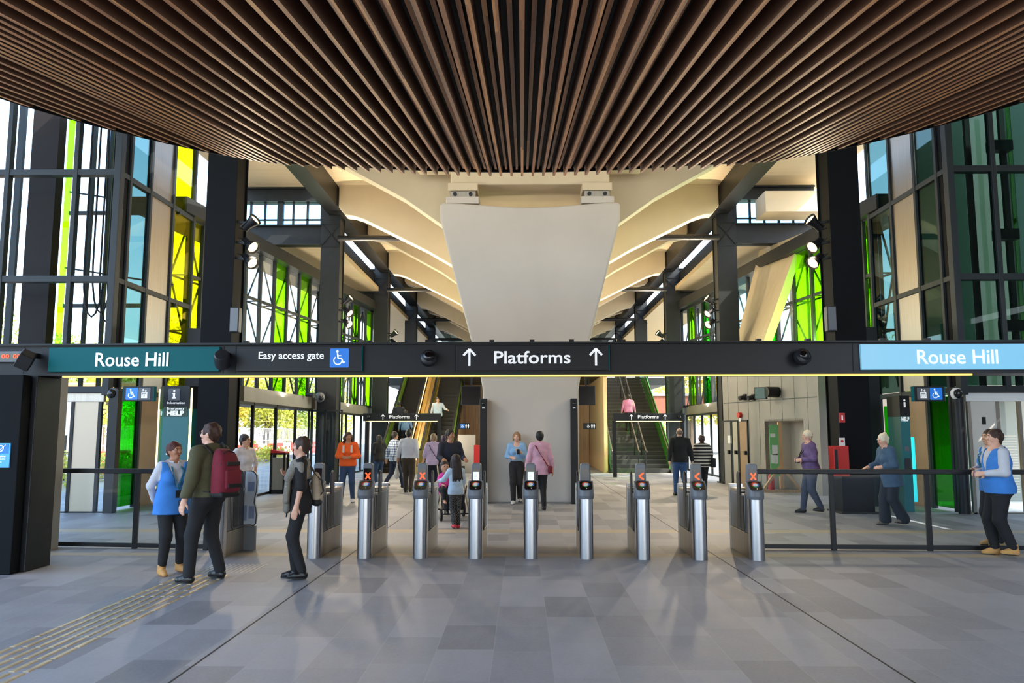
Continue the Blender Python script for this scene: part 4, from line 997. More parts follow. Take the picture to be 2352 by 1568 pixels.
# ================================================================ ESCALATORS, STAIRS, UPPER DECK
SL = math.tan(math.radians(30))
lime_panel = mat('lime balustrade panel', (160, 226, 70), .3, coat=.3)
dk_step = mat('dark escalator step', (44, 40, 36), .5)
def incline(mb, x0, x1, zb, zt, Ya=33.6, Yi=34.4, H=4.6, Yl=1.2):
    """a band that follows the rise: flat, 30 degree slope, flat"""
    Yt = Yi+H/SL; path = [(Ya, 0), (Yi, 0), (Yt, H), (Yt+Yl, H)]
    n = len(path)
    low = [(y, z+zb) for y, z in path]; top = [(y, z+zt) for y, z in path]
    return mb.prism(low+top[::-1], x0, x1, 'x')
def escalator(xa, xb, lab, left_m, right_m):
    t = thing('escalator', lab, 'escalator', ((xa+xb)/2, 38, 0))
    st = MB(); Yi, H = 34.4, 4.6; n = 23
    for i in range(n):
        y = Yi+i*H/n/SL; z = (i+1)*H/n; st.box(xa+.12, xb-.12, y, y+H/n/SL+.02, max(-.02, z-.5), z)
    st.build('step', dk_step, t)['kind'] = 'stuff'
    for x, m_ in ((xa, left_m), (xb-.12, right_m)):
        incline(MB(), x, x+.12, -.35, .28).build('skirt', M['gold'] if m_ == 'gold' else M['frame'], t)
        incline(MB(), x+.045, x+.075, .28, .95).build('balustrade', M['gold'] if m_ == 'gold' else lime_panel, t)
        incline(MB(), x+.02, x+.10, .95, 1.02).build('handrail', M['rubber'], t)
    incline(MB(), xa, xb, -.9, -.5).build('truss', M['steel_black'], t)
    lg = MB(); incline(lg, xb-.015 if right_m == 'gold' else xa-.005, (xb if right_m == 'gold' else xa+.01), .84, .90); lg.build('handrail_light', M['led_warm'], t)
escalator(-6.1, -4.85, 'left escalator with lime balustrade rising to the platforms', 'lime', 'gold')
escalator(-4.42, -3.06, 'right escalator carrying the person in the blue vest', 'gold', 'lime')
o = MB(); incline(o, -4.85, -4.42, -.3, .55); incline(o, -4.72, -4.66, .55, .62); o = o.build('escalator_divider', M['gold']); tag(o, 'gold clad divider between the two escalators', 'escalator divider')
t = thing('staircase', 'wide dark staircase rising to the platforms right of the pier', 'stairs', (5.0, 38, 0))
s_ = MB(); nz_ = MB(); n = 26; H = 4.6; Yi = 34.4; run = 8.2/n
for i in range(n):
    y, z = Yi+i*run, (i+1)*H/n
    s_.box(3.75, 6.25, y, y+run+.02, max(0, z-.6), z); nz_.box(3.78, 6.22, y-.004, y+.045, z-.012, z+.003)
s_.build('flight', mat('dark stair tread', (62, 64, 60), .6), t); nz_.build('nosing', mat('pale stair nosing', (104, 106, 98), .6), t)
def rail(xs, zs, name, m, r=.028):
    mb = MB()
    for x in xs:
        for z in zs: mb.tube([(x, Yi-.35, z+.0), (x, Yi, z+.05), (x, Yi+8.2, z+4.65), (x, Yi+8.8, z+4.65)], r, 8)
    return mb.build(name, m, t, smooth=True)
rail((4.95, 5.25), (.9,), 'centre_handrail', M['steel_soft'], .03)
pp = MB()
for i in range(8):
    y = Yi+.1+i*1.15; z = (y-Yi)/8.2*4.6
    for x in (4.95, 5.25): pp.tube([(x, y, z), (x, y, z+.95)], .022, 6)
pp.build('handrail_post', M['steel_black'], t)
rail((3.8, 6.2), (.95,), 'side_handrail', M['steel_soft'])
gb = MB()
for i in range(40):
    y = Yi+i*.205; z = (y-Yi)/8.2*4.6; gb.box(3.74, 3.77, y, y+.03, z, z+1.15)
gb.build('baluster', mat('dark green baluster', (40, 92, 50), .45), t)
Yt = Yi+8.2
MB().prism([(Yi, .1), (Yt, 4.7), (Yt, 5.75), (Yi, 1.15)], 6.24, 6.27, 'x').build('lime_balustrade', mat('green balustrade glass', (60, 160, 30), .25, coat=.4), t)
MB().prism([(Yi-.3, 0), (Yi, 0), (Yt, 4.6), (Yt, 4.3), (Yi, -.0)], 3.66, 3.74, 'x').build('stringer', M['steel_dark'], t)
MB().prism([(Yi-.3, 0), (Yt, 4.65), (Yt, 4.2), (Yi+.2, 0)], 6.27, 6.4, 'x').build('stringer', M['steel_dark'], t)
for nm, x0, x1, y0 in (('left', -7.3, -6.15, 42.6), ('centre', -2.95, 3.66, 36.0), ('right', 6.4, 7.6, 42.6), ('back', -6.15, 6.4, 43.6)):
    if nm in ('left', 'right'):
        struct(MB().box(x0, x1, y0, 76, 4.2, 4.6).build('floor_deck_'+nm, M['steel_dark']), 'dark edge of the upper platform deck', 'deck')
    else:
        struct(MB().box(x0, x1, y0, 43.6 if nm == 'centre' else 76, 4.2, 4.59).build('floor_deck_'+nm, M['steel_dark']), 'upper platform deck', 'deck')
# glass front of the deck above the corridor, mid screens beside the pier
t = thing('deck_screen', 'glazed balustrade along the edge of the upper deck behind the pier', 'balustrade', (0, 36, 4.6)); t['kind'] = 'structure'
fr = MB()
for i in range(10): fr.box(-3.2+.76*i-.03, -3.2+.76*i+.03, 36.0, 36.06, 4.6, 5.8)
fr.box(-3.2, 3.66, 36.0, 36.06, 5.75, 5.8); fr.build('frame', M['steel_black'], t); MB().box(-3.2, 3.66, 36.02, 36.035, 4.62, 5.75).build('pane', M['glass_cyan'], t)
struct(MB().box(-3.3, 3.7, 42.2, 42.4, 0, 4.2).build('wall_corridor', M['timber_wall']), 'timber lined back wall of the corridor behind the pier', 'wall')
struct(MB().prism([(34.9, 0), (42.2, 4.1), (42.2, 0)], -3.05, -2.98, 'x').build('wall_corridor_left', M['timber_wall']), 'timber lined wall left of the corridor', 'wall')
struct(MB().box(3.5, 3.65, 34.6, 42.2, 0, 4.2).build('wall_corridor_right', M['timber_wall']), 'timber lined wall beside the stairs', 'wall')
o = MB()
for q in range(34): o.box(-2.982, -2.975, 35.4+.2*q, 35.41+.2*q, 0, (.5+.2*q)*.56)
for q in range(34): o.box(-3.05+.19*q, -3.04+.19*q, 42.19, 42.2, 0, 4.2)
struct(o.build('trim_10', M['brown_panel']), 'grooves in the timber lining', 'wall joint')
for q, u in enumerate((1350, 1362, 1376)):
    a_, b_ = at(u-4, 1040, 42.15).x, at(u+4, 1040, 42.15).x
    o = MB().box(a_-.1, b_+.1, 42.1, 42.17, 0, 2.1).build('door_%d' % (4+q), M['timber_wall']); struct(o, ('left', 'middle', 'right')[q]+' of three narrow timber toilet doors in the corridor', 'door')
    LOC[o.name] = Vector(); MB().box(b_+.02, b_+.08, 42.04, 42.1, 1.0, 1.12).build('handle', M['steel_black'], o)
# end of the upper level: glazed far wall
t = thing('window_11', 'far end glazing of the upper platform level', 'window', (0, 75, 4.6)); t['kind'] = 'structure'
fr = MB()
for i in range(13): fr.box(-7.2+1.2*i-.06, -7.2+1.2*i+.06, 75, 75.1, 4.6, 9.9)
for z in (4.6, 7.2, 9.8): fr.box(-7.3, 7.3, 75, 75.1, z-.06, z+.06)
fr.build('frame', M['steel_black'], t); MB().box(-7.3, 7.3, 75.04, 75.06, 4.6, 9.9).build('pane', M['glass_cyan'], t)

# hanging passenger screens and black totems beside the pier
for u0, u1, lab, lab2 in ((1060, 1105, 'black hanging passenger screen left of the pier', 'slim black totem with camera against the left edge of the pier'), (1325, 1366, 'black hanging passenger screen right of the pier', 'slim black totem with camera against the right edge of the pier')):
    a_, b_ = at(u0, 886, 26).x, at(u1, 886, 26).x; z1, z0 = at(u0, 886, 26).z, at(u0, 930, 26).z
    t = thing('passenger_screen', lab, 'screen', ((a_+b_)/2, 26, z0))
    MB().box(a_, b_, 25.9, 26.05, z0, z1).build('casing', M['steel_black'], t, bevel=.01)
    MB().box(a_+.03, b_-.03, 25.893, 25.9, z0+.03, z1-.03).build('display', M['screen_black'], t)
    MB().box((a_+b_)/2-.03, (a_+b_)/2+.03, 25.95, 26.0, z1, 7.2).build('hanger', M['steel_black'], t)
    u = 1110 if u0 < 1200 else 1319
    c = at(u, 1000, 19.5).x
    t = thing('totem', lab2, 'totem', (c, 19.55, 0))
    MB().box(c-.085, c+.085, 19.45, 19.67, 0, 2.52).build('body', M['steel_black'], t, bevel=.008)
    MB().ell((c, 19.45, 2.4), (.05, .04, .05), 12, 8).build('lens_dome', M['screen_black'], t, smooth=True)
    MB().box(c-.03, c+.03, 19.44, 19.452, 2.28, 2.31).build('label_plate', M['white_plain'], t)
# inner portals
for u0, u1, legs, lab in ((834, 1012, (842, 1008), 'inner black portal with Platforms sign in front of the escalators'), (1409, 1573, (1412, 1568), 'inner black portal with Platforms sign in front of the stairs')):
    Y = 31.0; a_, b_ = at(u0, 958, Y).x, at(u1, 958, Y).x
    t = thing('platform_portal', lab, 'sign', ((a_+b_)/2, Y, 0))
    MB().box(a_, b_, Y, Y+.25, 2.14, 2.44).build('beam', M['sign_black'], t, bevel=.006)
    for u in legs:
        x = at(u, 1000, Y).x; MB().box(x-.07, x+.07, Y+.02, Y+.22, 0, 2.15).build('leg', M['steel_black'], t)
    xm = at((918 if u0 < 1200 else 1489), 958, Y).x
    lettering('Platforms', (xm, Y-.003, 2.24), (1,0,0), (0,0,1), .8, .13, M['white'], t)
    for dx in (-.65, .65): f = Flat((xm+dx, Y-.001, 2.29), (1,0,0), (0,0,1)); f.arrow_up(0, 0, .2); f.build('arrow', M['white'], t)
    MB().box(a_+.1, b_-.1, Y+.02, Y+.06, 2.12, 2.14).build('light_strip', M['led_warm'], t)
    xx = a_+.22 if u0 < 1200 else b_-.22
    MB().ell((xx, Y-.05, 2.3), (.07, .07, .07), 12, 8).build('lens_dome', M['screen_black'], t, smooth=True)
# toilet signs, wall boxes, red cabinet
for u, lab in ((1065, 'small hanging black sign with toilet pictograms left of the pier'), (1354, 'small hanging black sign with toilet pictograms right of the pier')):
    c = at(u, 978, 33); t = thing('toilet_sign', lab, 'sign', (c.x, 33, c.z)); MB().bar((c.x, 33.03, 4.15), (c.x, 36.1, 4.25), .04).build('bracket_arm', M['steel_black'], t)
    MB().box(c.x-.26, c.x+.26, 33, 33.06, c.z-.12, c.z+.12).build('panel', M['sign_black'], t)
    f = Flat((c.x-.05, 32.998, c.z), (1,0,0), (0,0,1)); f.rect(-.09, -.09, .09, .09); p = f.build('pictogram', M['blue_icon'] if u < 1200 else M['sign_black'], t)
    f = Flat((c.x-.05, 32.99, c.z), (1,0,0), (0,0,1)); f.wheelchair(0, 0, .16); f.build('wheelchair_symbol', M['white'], p)
    for dx in (.1, .19):
        f = Flat((c.x+dx, 32.998, c.z), (1,0,0), (0,0,1)); f.disc(0, .065, .02, 10); f.rect(-.03, -.02, .03, .04); f.rect(-.018, -.09, .018, -.02); f.build('person_symbol', M['white'], t)
    MB().box(c.x-.01, c.x+.01, 33.02, 33.04, c.z+.12, 4.2).build('hanger', M['steel_black'], t)
c0, c1 = at(1088, 1053, 30), at(1103, 1022, 30)
t = thing('fire_cabinet', 'red fire hose cabinet standing beside the left totem', 'cabinet', ((c0.x+c1.x)/2, 30.1, 0))
MB().box(c0.x, c1.x+.05, 30, 30.3, .55, c1.z).build('body', M['red'], t, bevel=.01); MB().box(c0.x+.04, c1.x, 30.02, 30.28, 0, .55).build('plinth', M['steel_dark'], t)
c0, c1 = at(1052, 1060, 34), at(1092, 998, 34)
o = MB().box(c0.x, c1.x, 34, 34.1, 0, c1.z).build('wall_partition', M['cladding']); struct(o, 'low grey partition in front of the timber corridor', 'partition')

# ================================================================ FLOODLIGHTS ON THE COLUMNS
k = 0
for i, (Y, vs) in enumerate(((17.2, (515, 562, 598)), (27.2, (690, 716, 742)), (37.2, (768, 786)))):
    for s in (-1, 1):
        side = 'left' if s < 0 else 'right'
        X = XC+s*6.55
        for j_, v in enumerate(vs):
            z = at(1200+s*660, v, Y+.2).z
            pos = ('top', 'middle', 'lowest')[j_] if len(vs) == 3 else ('upper', 'lower')[j_]
            c = Vector((X-s*.28, Y+.15, z))
            t = thing('floodlight', 'black floodlight with glowing lens, %s one on the %s %s column' % (pos, ORD[i], side), 'floodlight', c, group='floodlights on the columns')
            d = Vector((-s*.62, -.35 if j_ else -.2, -.5 if j_ else .45)).normalized(); R = d.to_track_quat('Z', 'Y').to_matrix()
            MB().lathe([(.05, -.2), (.085, -.18), (.09, -.02), (.14, .12), (.15, .17), (.14, .175), (.12, .13)], 18, c, R).build('can', M['steel_black'], t, smooth=True)
            MB().lathe([(.118, .125), (.118, .135)], 18, c, R).build('lens', M['lens'], t)
            MB().bar(c, (X+s*.02, Y+.15, z+.05), .05).build('bracket', M['steel_black'], t)
            R2 = R @ Matrix.Rotation(math.pi/2, 3, 'Z')
            q = MB()
            for e in (-1, 1): q.bar(c+R @ Vector((e*.16, 0, .02)), c+R @ Vector((e*.16, 0, -.16)), .02)
            q.bar(c+R @ Vector((-.16, 0, -.22)), c+R @ Vector((.16, 0, -.22)), .02); q.build('yoke', M['steel_black'], t)
            li = bpy.data.lights.new('flood_lamp', 'SPOT'); li.energy = ((260, 160), (800, 330), (900, 400))[i][min(j_, 1)]; li.color = (1, .80, .56); li.spot_size = math.radians(150); li.spot_blend = .8; li.shadow_soft_size = .08
            lo = bpy.data.objects.new('flood_lamp', li); COL.objects.link(lo); lo.parent = t
            lo.location = d*.17; lo.rotation_euler = d.to_track_quat('-Z', 'Y').to_euler()
for s, lab in ((-1, 'grey column speaker fixed low on the first left column'), (1, 'grey column speaker fixed low on the first right column')):
    X = XC+s*6.55
    for dx in (0,):
        t = thing('column_speaker', lab, 'speaker', (X-s*.12, 17.1, 3.95))
        MB().prism([(X-s*.22, 17.02), (X-s*.02, 17.02), (X-s*.02, 17.22), (X-s*.22, 17.22)], 3.85, 4.4, 'z').build('cabinet', M['plastic_dark'], t, bevel=.02)
        MB().box(min(X-s*.2, X-s*.04), max(X-s*.2, X-s*.04), 17.012, 17.02, 3.88, 4.37).build('grille', M['plastic_grey'], t)
for u, v, Y, lab in ((735, 912, 26.9, 'pale dome camera low on the second left column'), (706, 906, 26.3, 'small black camera beside the second left column')):
    c = at(u, v, Y); t = thing('dome_camera' if u == 735 else 'wall_camera', lab, 'camera', c)
    if u == 735:
        MB().ell(c, (.17, .17, .17), 16, 10).build('housing', M['plastic_grey'], t, smooth=True); MB().ell(c+Vector((.06, -.12, -.03)), (.09, .08, .09), 12, 8).build('lens_dome', M['screen_black'], t, smooth=True)
        MB().box(c.x-.04, c.x+.04, c.y+.1, 27.21, c.z-.04, c.z+.04).build('bracket', M['plastic_grey'], t)
    else:
        MB().tube([c, c+Vector((.25, -.1, -.03))], .08, 10).build('housing', M['steel_black'], t); MB().bar(c, c+Vector((.2, .88, 0)), .05).build('bracket', M['steel_black'], t)
# added unseen lamps on the ledges and building roof, brightening ribs and floor
for s in (-1, 1):
    for ya, yb, en in (((20.9, 27, 280), (28, 38, 400)) if s < 0 else ((22.3, 27, 280), (28, 38, 400))):
        li = bpy.data.lights.new('added_wash_lamp', 'AREA'); li.shape = 'RECTANGLE'; li.size = .15; li.size_y = yb-ya; li.energy = en; li.color = (1, .86, .66)
        lo = bpy.data.objects.new('added_wash_lamp', li); COL.objects.link(lo); lo.location = (XC+s*(7.75 if ya != 22.3 else 8.6), (ya+yb)/2, 2.96 if ya != 22.3 else 4.28)
        lo.rotation_euler = (math.pi, 0, 0) if False else Vector((s*.55, 0, -1)).to_track_quat('Z', 'Y').to_euler()
# bin and posts near the left glass wall
c = gnd(636, 1134); t = thing('display_bin', 'open black framed bin with red top beside the left glass wall', 'bin', (c.x, c.y, 0))
x0, x1, y0, y1 = c.x-.22, c.x+.2, c.y, c.y+.4
fr = MB()
for x in (x0, x1-.05):
    for y in (y0, y1-.05): fr.box(x, x+.05, y, y+.05, 0, 1.12)
fr.box(x0, x1, y0, y1, 0, .12); fr.box(x0, x1, y0, y1, 1.08, 1.13); fr.build('frame', M['steel_black'], t)
MB().box(x0+.05, x1-.05, y0+.02, y1-.02, .12, 1.0).build('liner', M['steel_soft'], t); MB().prism([(x0, 1.13), (x1, 1.13), (x1, 1.16), (x0, 1.22)], y0, y1).build('lid', M['red'], t)
# ================================================================ OUTSIDE
struct(MB().box(-200, 200, -120, 220, -.5, -.06).build('ground', mat('pale outdoor ground', (176, 172, 158), .9, 0, .1, .3)), 'pale ground outside the station', 'ground')
struct(MB().box(-26, -16, -40, 120, -.06, -.03).build('road_left', mat('asphalt', (120, 120, 122), .85, 0, .08, 2)), 'road outside the left glass wall', 'road')
leafm = {}
def leaf_mat(nm, rgb): return mat(nm, rgb, .6, 0, .3, 1.5)
def crown(c, r, n, size, seed):
    g = np.random.default_rng(seed); mb = MB()
    cl = [(Vector(c)+Vector((g.normal()*.42*r[0], g.normal()*.42*r[1], g.normal()*.38*r[2])), g.uniform(.35, .6)) for _ in range(14)]
    vs, fs = [], []
    for i in range(n):
        cc, q = cl[int(g.integers(len(cl)))]
        d = g.normal(size=3); d /= np.linalg.norm(d); d *= g.uniform(.75, 1.05)
        p = cc+Vector((d[0]*r[0]*q, d[1]*r[1]*q, d[2]*r[2]*q))
        a = g.normal(size=3); a /= np.linalg.norm(a); b = np.cross(a, d); b /= (np.linalg.norm(b)+1e-6)
        s = size*g.uniform(.6, 1.3); a = Vector(a)*s; b = Vector(b)*s*.6; k = len(vs)
        vs += [p-a, p+b, p+a, p-b]; fs.append((k, k+1, k+2, k+3))
    mb.add(vs, fs); return mb
def tree(x, y, h, w, label, m, seed, n=7000, group=None, size=.15):
    t = thing('tree', label, 'tree', (x, y, -.06), group=group)
    tr = MB(); tr.tube([(x, y, -.06), (x+.1, y, h*.3), (x-.1, y+.1, h*.6)], [w*.06, w*.045, w*.02], 8)
    for k_ in range(4):
        a = k_*1.6+seed; tr.tube([(x+.05, y, h*.28), (x+math.cos(a)*w*.25, y+math.sin(a)*w*.25, h*.6)], [w*.03, w*.012], 6)
    tr.build('trunk', mat('grey bark', (96, 80, 64), .9), t, smooth=True)
    crown((x, y, h*.58), (w*.5, w*.5, h*.42), n, size, seed).build('crown', m, t)
    return t
yg = leaf_mat('sunlit yellow green leaves', (206, 206, 84)); mg = leaf_mat('mid green leaves', (150, 170, 72)); yl = leaf_mat('golden leaves', (228, 206, 70))
TREES = [(-23, 52, 8.6, 6.5, yg), (-23.5, 62.5, 9, 6, yl), (-23, 72, 8.6, 6.5, yg), (-24, 82, 10, 7, mg), (-22, 94, 9.5, 7, yg), (-34, 54, 10, 7.5, mg), (-35, 66, 10, 7.5, yg), (-35, 79, 11, 8, yl),
         (-33, 30, 9, 7, yg), (-33, 41, 9.5, 7, yl), (-30, 20, 8, 6, mg), (-43, 34, 11, 8, mg)]
for i, (x, y, h, w, m) in enumerate(TREES):
    tree(x, y, h, w, {id(yg): 'sunlit yellow green tree beyond the left glazing', id(mg): 'mid green tree beyond the left glazing', id(yl): 'golden tree beyond the left glazing'}[id(m)], m, i+3,
         group={id(yg): 'yellow green trees outside', id(mg): 'mid green trees outside', id(yl): 'golden trees outside'}[id(m)])
for i, (x, y, h, w, m) in enumerate([(14.5, 54, 6.5, 5, yl), (17, 82, 9, 7, yg), (27, 56, 8, 6.5, mg), (13, 92, 8, 6.5, yg), (31, 38, 7, 6, yg), (34, 26, 8, 6.5, mg)]):
    tree(x, y, h, w, {id(yg): 'yellow green tree beyond the right glazing', id(mg): 'mid green tree beyond the right glazing', id(yl): 'golden tree beyond the right glazing'}[id(m)], m, i+40,
         group={id(yg): 'right yellow green trees', id(mg): 'right mid green trees', id(yl): 'right golden trees'}[id(m)], n=4500)
# low sunlit hedge of planting along the left kerb
hd = MB()
for i in range(16):
    c_ = crown((-15.2-.02*i, 17+2.2*i, .45), (.9, 1.4, .55), 420, .09, 200+i); hd.add(c_.v, c_.f)
tag(hd.build('undergrowth', yg), 'low sunlit planting along the left kerb', 'planting', kind='stuff')
# red and white road barriers
barr_r = mat('red plastic barrier', (226, 66, 44), .5); barr_w = mat('white plastic barrier', (236, 232, 226), .5)
def road_barrier(x, y, rz, m, lab, grp):
    t = thing('road_barrier', lab, 'road barrier', (x, y, -.03), rz, grp)
    MB().prism([(-.28, 0), (.28, 0), (.26, .16), (.11, .42), (.09, .95), (-.09, .95), (-.11, .42), (-.26, .16)], -.95, .95, 'y').build('body', m, t, world=False, bevel=.02)
    q = MB()
    for yy in (-.5, .5): q.box(-.14, .14, yy-.14, yy+.14, .55, .7)
    q.build('recess', M['plastic_dark'] if False else (barr_w if m is barr_r else barr_r), t, world=False)
    return t
for i in range(30):
    r_ = i % 3 != 2
    road_barrier(-17.6-.03*i, 15+2.05*i, .02, barr_r if r_ else barr_w, ('red' if r_ else 'white')+' road barrier in the row outside the left glazing', ('red' if r_ else 'white')+' road barriers outside')
# construction fence of white pickets
for i in range(13):
    y0 = 16+4.6*i
    t = thing('mesh_fence', 'pale temporary fence panel beyond the road barriers', 'fence', (-19.4, y0+2.2, -.06), group='temporary fence panels')
    f = MB()
    for z in (.1, 1.1, 2.0): f.bar((-19.4, y0, z), (-19.4, y0+4.4, z), .05)
    for q in range(15): f.bar((-19.4, y0+q*.31, .1), (-19.4, y0+q*.31, 2.0), .03)
    f.build('mesh', M['white_plain'], t)
    MB().box(-19.6, -19.2, y0-.1, y0+.15, -.06, .1).build('foot', barr_r, t)
# street sign and far canopy seen through the left lift
t = thing('street_sign', 'white blank street sign on a post outside the left lift doors', 'sign', (-16.6, 29, -.06))
MB().tube([(-16.6, 29, -.06), (-16.6, 29, 3.2)], .06, 8).build('post', M['frame'], t); MB().box(-17.1, -16.1, 28.94, 28.97, 1.6, 3.2).build('plate', M['white_plain'], t)
t = thing('street_sign', 'pale crossing sign on a post outside the tall glass panels', 'sign', (-13.2, 31.2, -.06))
MB().tube([(-13.2, 31.2, -.06), (-13.2, 31.2, 3.4)], .06, 8).build('post', M['white_plain'], t); MB().box(-13.5, -12.9, 31.14, 31.17, 2.0, 3.5).build('plate', M['white_plain'], t)
t = thing('street_canopy', 'timber coloured street canopy beyond the left lift', 'canopy', (-22.5, 37, -.06))
MB().prism([(30, 3.2), (44, 4.2), (44, 4.45), (30, 3.45)], -25, -20, 'x').build('canopy_roof', mat('orange timber soffit', (206, 150, 92), .6), t)
for yy in (31, 37, 43):
    MB().tube([(-22, yy, -.06), (-22, yy, 3.3+(yy-30)*.071)], .09, 8).build('canopy_post', M['white_plain'], t)
# brick band outside on the right
t = thing('brick_building', 'low red brick building beyond the far right doors', 'building', (14, 66, -.06))
MB().box(9.0, 22, 64, 72, 3.2, 4.6).build('brick_band', mat('red brick', (140, 84, 64), .8, 0, .15, 6), t)
for x in (9.5, 13, 17, 21): MB().box(x-.15, x+.15, 64.2, 64.5, -.06, 3.2).build('post', M['frame'], t)
MB().box(8.9, 22.1, 63.9, 72.1, 4.6, 4.8).build('roof', M['cladding'], t)
# ================================================================ PEOPLE
# a body is one surface grown round its limbs: soft-joined tapered volumes, contoured on a grid
class Vol:
    def __init__(s): s.p = []; s.cuts = []; s.sub = []; s.wed = []
    def cone(s, a, b, ra, rb, sc=(1,1,1), R=None): s.p.append((Vector(a), Vector(b), ra, rb, sc, R)); return s
    def ball(s, c, r, sc=(1,1,1), R=None): return s.cone(c, c, r, r, sc, R)
    def cut(s, n, d): s.cuts.append((np.array(n, float), d)); return s      # keep n.x <= d
    def wedge(s, planes): s.wed.append([(np.array(n, float), d) for n, d in planes]); return s   # removes where every n.x < d
    def minus(s, c, r, sc=(1,1,1), R=None): s.sub.append((Vector(c), r, sc, R)); return s
def sdf(X, a, b, ra, rb, sc, R):
    a = np.array(a); b = np.array(b); c = (a+b)/2
    def T(P):
        Q = P-c
        if R is not None: Q = Q @ np.array(R)
        return Q/np.array(sc)
    P = T(X); A = T(a); B = T(b); ba = B-A; L = ba @ ba
    if L < 1e-9: return (np.sqrt(((P-A)**2).sum(-1))-ra)*min(sc)
    h = np.clip(((P-A) @ ba)/L, 0, 1)
    return (np.sqrt(((P-A-h[..., None]*ba)**2).sum(-1))-(ra+(rb-ra)*h))*min(sc)
def contour(vol, h, k=.03):
    lo = np.array([1e9]*3); hi = -lo
    for a, b, ra, rb, sc, R in vol.p:
        m = max(ra, rb)*max(sc)
        for q in (a, b): lo = np.minimum(lo, np.array(q)-m); hi = np.maximum(hi, np.array(q)+m)
    lo -= 3*h; hi += 3*h; n = np.ceil((hi-lo)/h).astype(int)+1
    D = np.full(n, .2, np.float32)
    ax = [lo[i]+h*np.arange(n[i]) for i in range(3)]
    for a, b, ra, rb, sc, R in vol.p:
        m = max(ra, rb)*max(sc)+.07
        i0 = np.maximum(((np.minimum(a, b)-m-lo)/h).astype(int), 0); i1 = np.minimum(((np.maximum(a, b)+m-lo)/h).astype(int)+2, n)
        G = np.stack(np.meshgrid(*[ax[i][i0[i]:i1[i]] for i in range(3)], indexing='ij'), -1)
        d = sdf(G, a, b, ra, rb, sc, R)
        sl = tuple(slice(i0[i], i1[i]) for i in range(3)); o = D[sl]
        kk = min(k, .5*min(ra, rb)+.006)
        q = np.maximum(kk-np.abs(o-d), 0)/kk
        D[sl] = np.minimum(o, d)-q*q*kk*.25
    if vol.cuts or vol.sub or vol.wed:
        G = np.stack(np.meshgrid(*ax, indexing='ij'), -1)
        for nn, dd in vol.cuts: D = np.maximum(D, (G @ nn-dd)/np.linalg.norm(nn))
        for pl_ in vol.wed: D = np.maximum(D, -np.max([(G @ nn-dd)/np.linalg.norm(nn) for nn, dd in pl_], 0))
        for c, r, sc, R in vol.sub: D = np.maximum(D, -sdf(G, c, c, r, r, sc, R))
    S = D < 0
    nx, ny, nz = n
    c8 = [S[i:nx-1+i, j:ny-1+j, l:nz-1+l] for i in (0,1) for j in (0,1) for l in (0,1)]
    cnt = sum(c.astype(np.int8) for c in c8); act = (cnt > 0) & (cnt < 8)
    idx = -np.ones(act.shape, int); ii = np.argwhere(act); idx[act] = np.arange(len(ii))
    acc = np.zeros((len(ii), 3)); num = np.zeros(len(ii))
    corners = np.array([(i,j,l) for i in (0,1) for j in (0,1) for l in (0,1)])
    vals = np.stack([D[ii[:,0]+c[0], ii[:,1]+c[1], ii[:,2]+c[2]] for c in corners], 1)
    for p in range(8):
        for q in range(p+1, 8):
            if np.abs(corners[p]-corners[q]).sum() != 1: continue
            va, vb = vals[:,p], vals[:,q]; m = (va < 0) != (vb < 0); t = np.where(m, va/np.where(m, va-vb, 1), 0)
            acc += np.where(m[:,None], corners[p]+(corners[q]-corners[p])*t[:,None], 0); num += m
    V = lo+h*(ii+acc/num[:,None])
    F = []
    for axd in range(3):
        o1, o2 = (axd+1) % 3, (axd+2) % 3
        sl0 = [slice(None)]*3; sl1 = [slice(None)]*3; sl0[axd] = slice(0, -1); sl1[axd] = slice(1, None)
        a_, b_ = S[tuple(sl0)], S[tuple(sl1)]; e = np.argwhere(a_ != b_)
        e = e[(e[:,o1] > 0) & (e[:,o2] > 0) & (e[:,o1] < n[o1]-1) & (e[:,o2] < n[o2]-1)]
        ins = a_[tuple(e.T)]
        def cell(d1, d2):
            q = e.copy(); q[:,o1] -= d1; q[:,o2] -= d2; return idx[tuple(q.T)]
        f = np.stack([cell(1,1), cell(0,1), cell(0,0), cell(1,0)], 1)
        f[~ins] = f[~ins][:, ::-1]; F.append(f)
    F = np.concatenate(F); F = F[(F >= 0).all(1)]
    return V, F
def grow(vol, name, m, parent, h, k=.03):
    V, F = contour(vol, h, k)
    me = bpy.data.meshes.new(name); me.vertices.add(len(V)); me.vertices.foreach_set('co', V.astype(np.float32).ravel())
    me.loops.add(len(F)*4); me.loops.foreach_set('vertex_index', F.astype(np.int32).ravel())
    me.polygons.add(len(F)); me.polygons.foreach_set('loop_start', np.arange(0, len(F)*4, 4, dtype=np.int32))
    me.polygons.foreach_set('use_smooth', np.ones(len(F), bool)); me.update(calc_edges=True); me.validate()
    if m: me.materials.append(m)
    o = bpy.data.objects.new(name, me); COL.objects.link(o); o.parent = parent; LOC[o.name] = Vector()
    return o
def rotm(rx=0, ry=0, rz=0): return Matrix.Rotation(rz, 3, 'Z') @ Matrix.Rotation(rx, 3, 'X') @ Matrix.Rotation(ry, 3, 'Y')
SKIN = {'light': (222, 172, 148), 'mid': (176, 122, 92), 'dark': (118, 78, 58), 'tan': (200, 150, 120)}
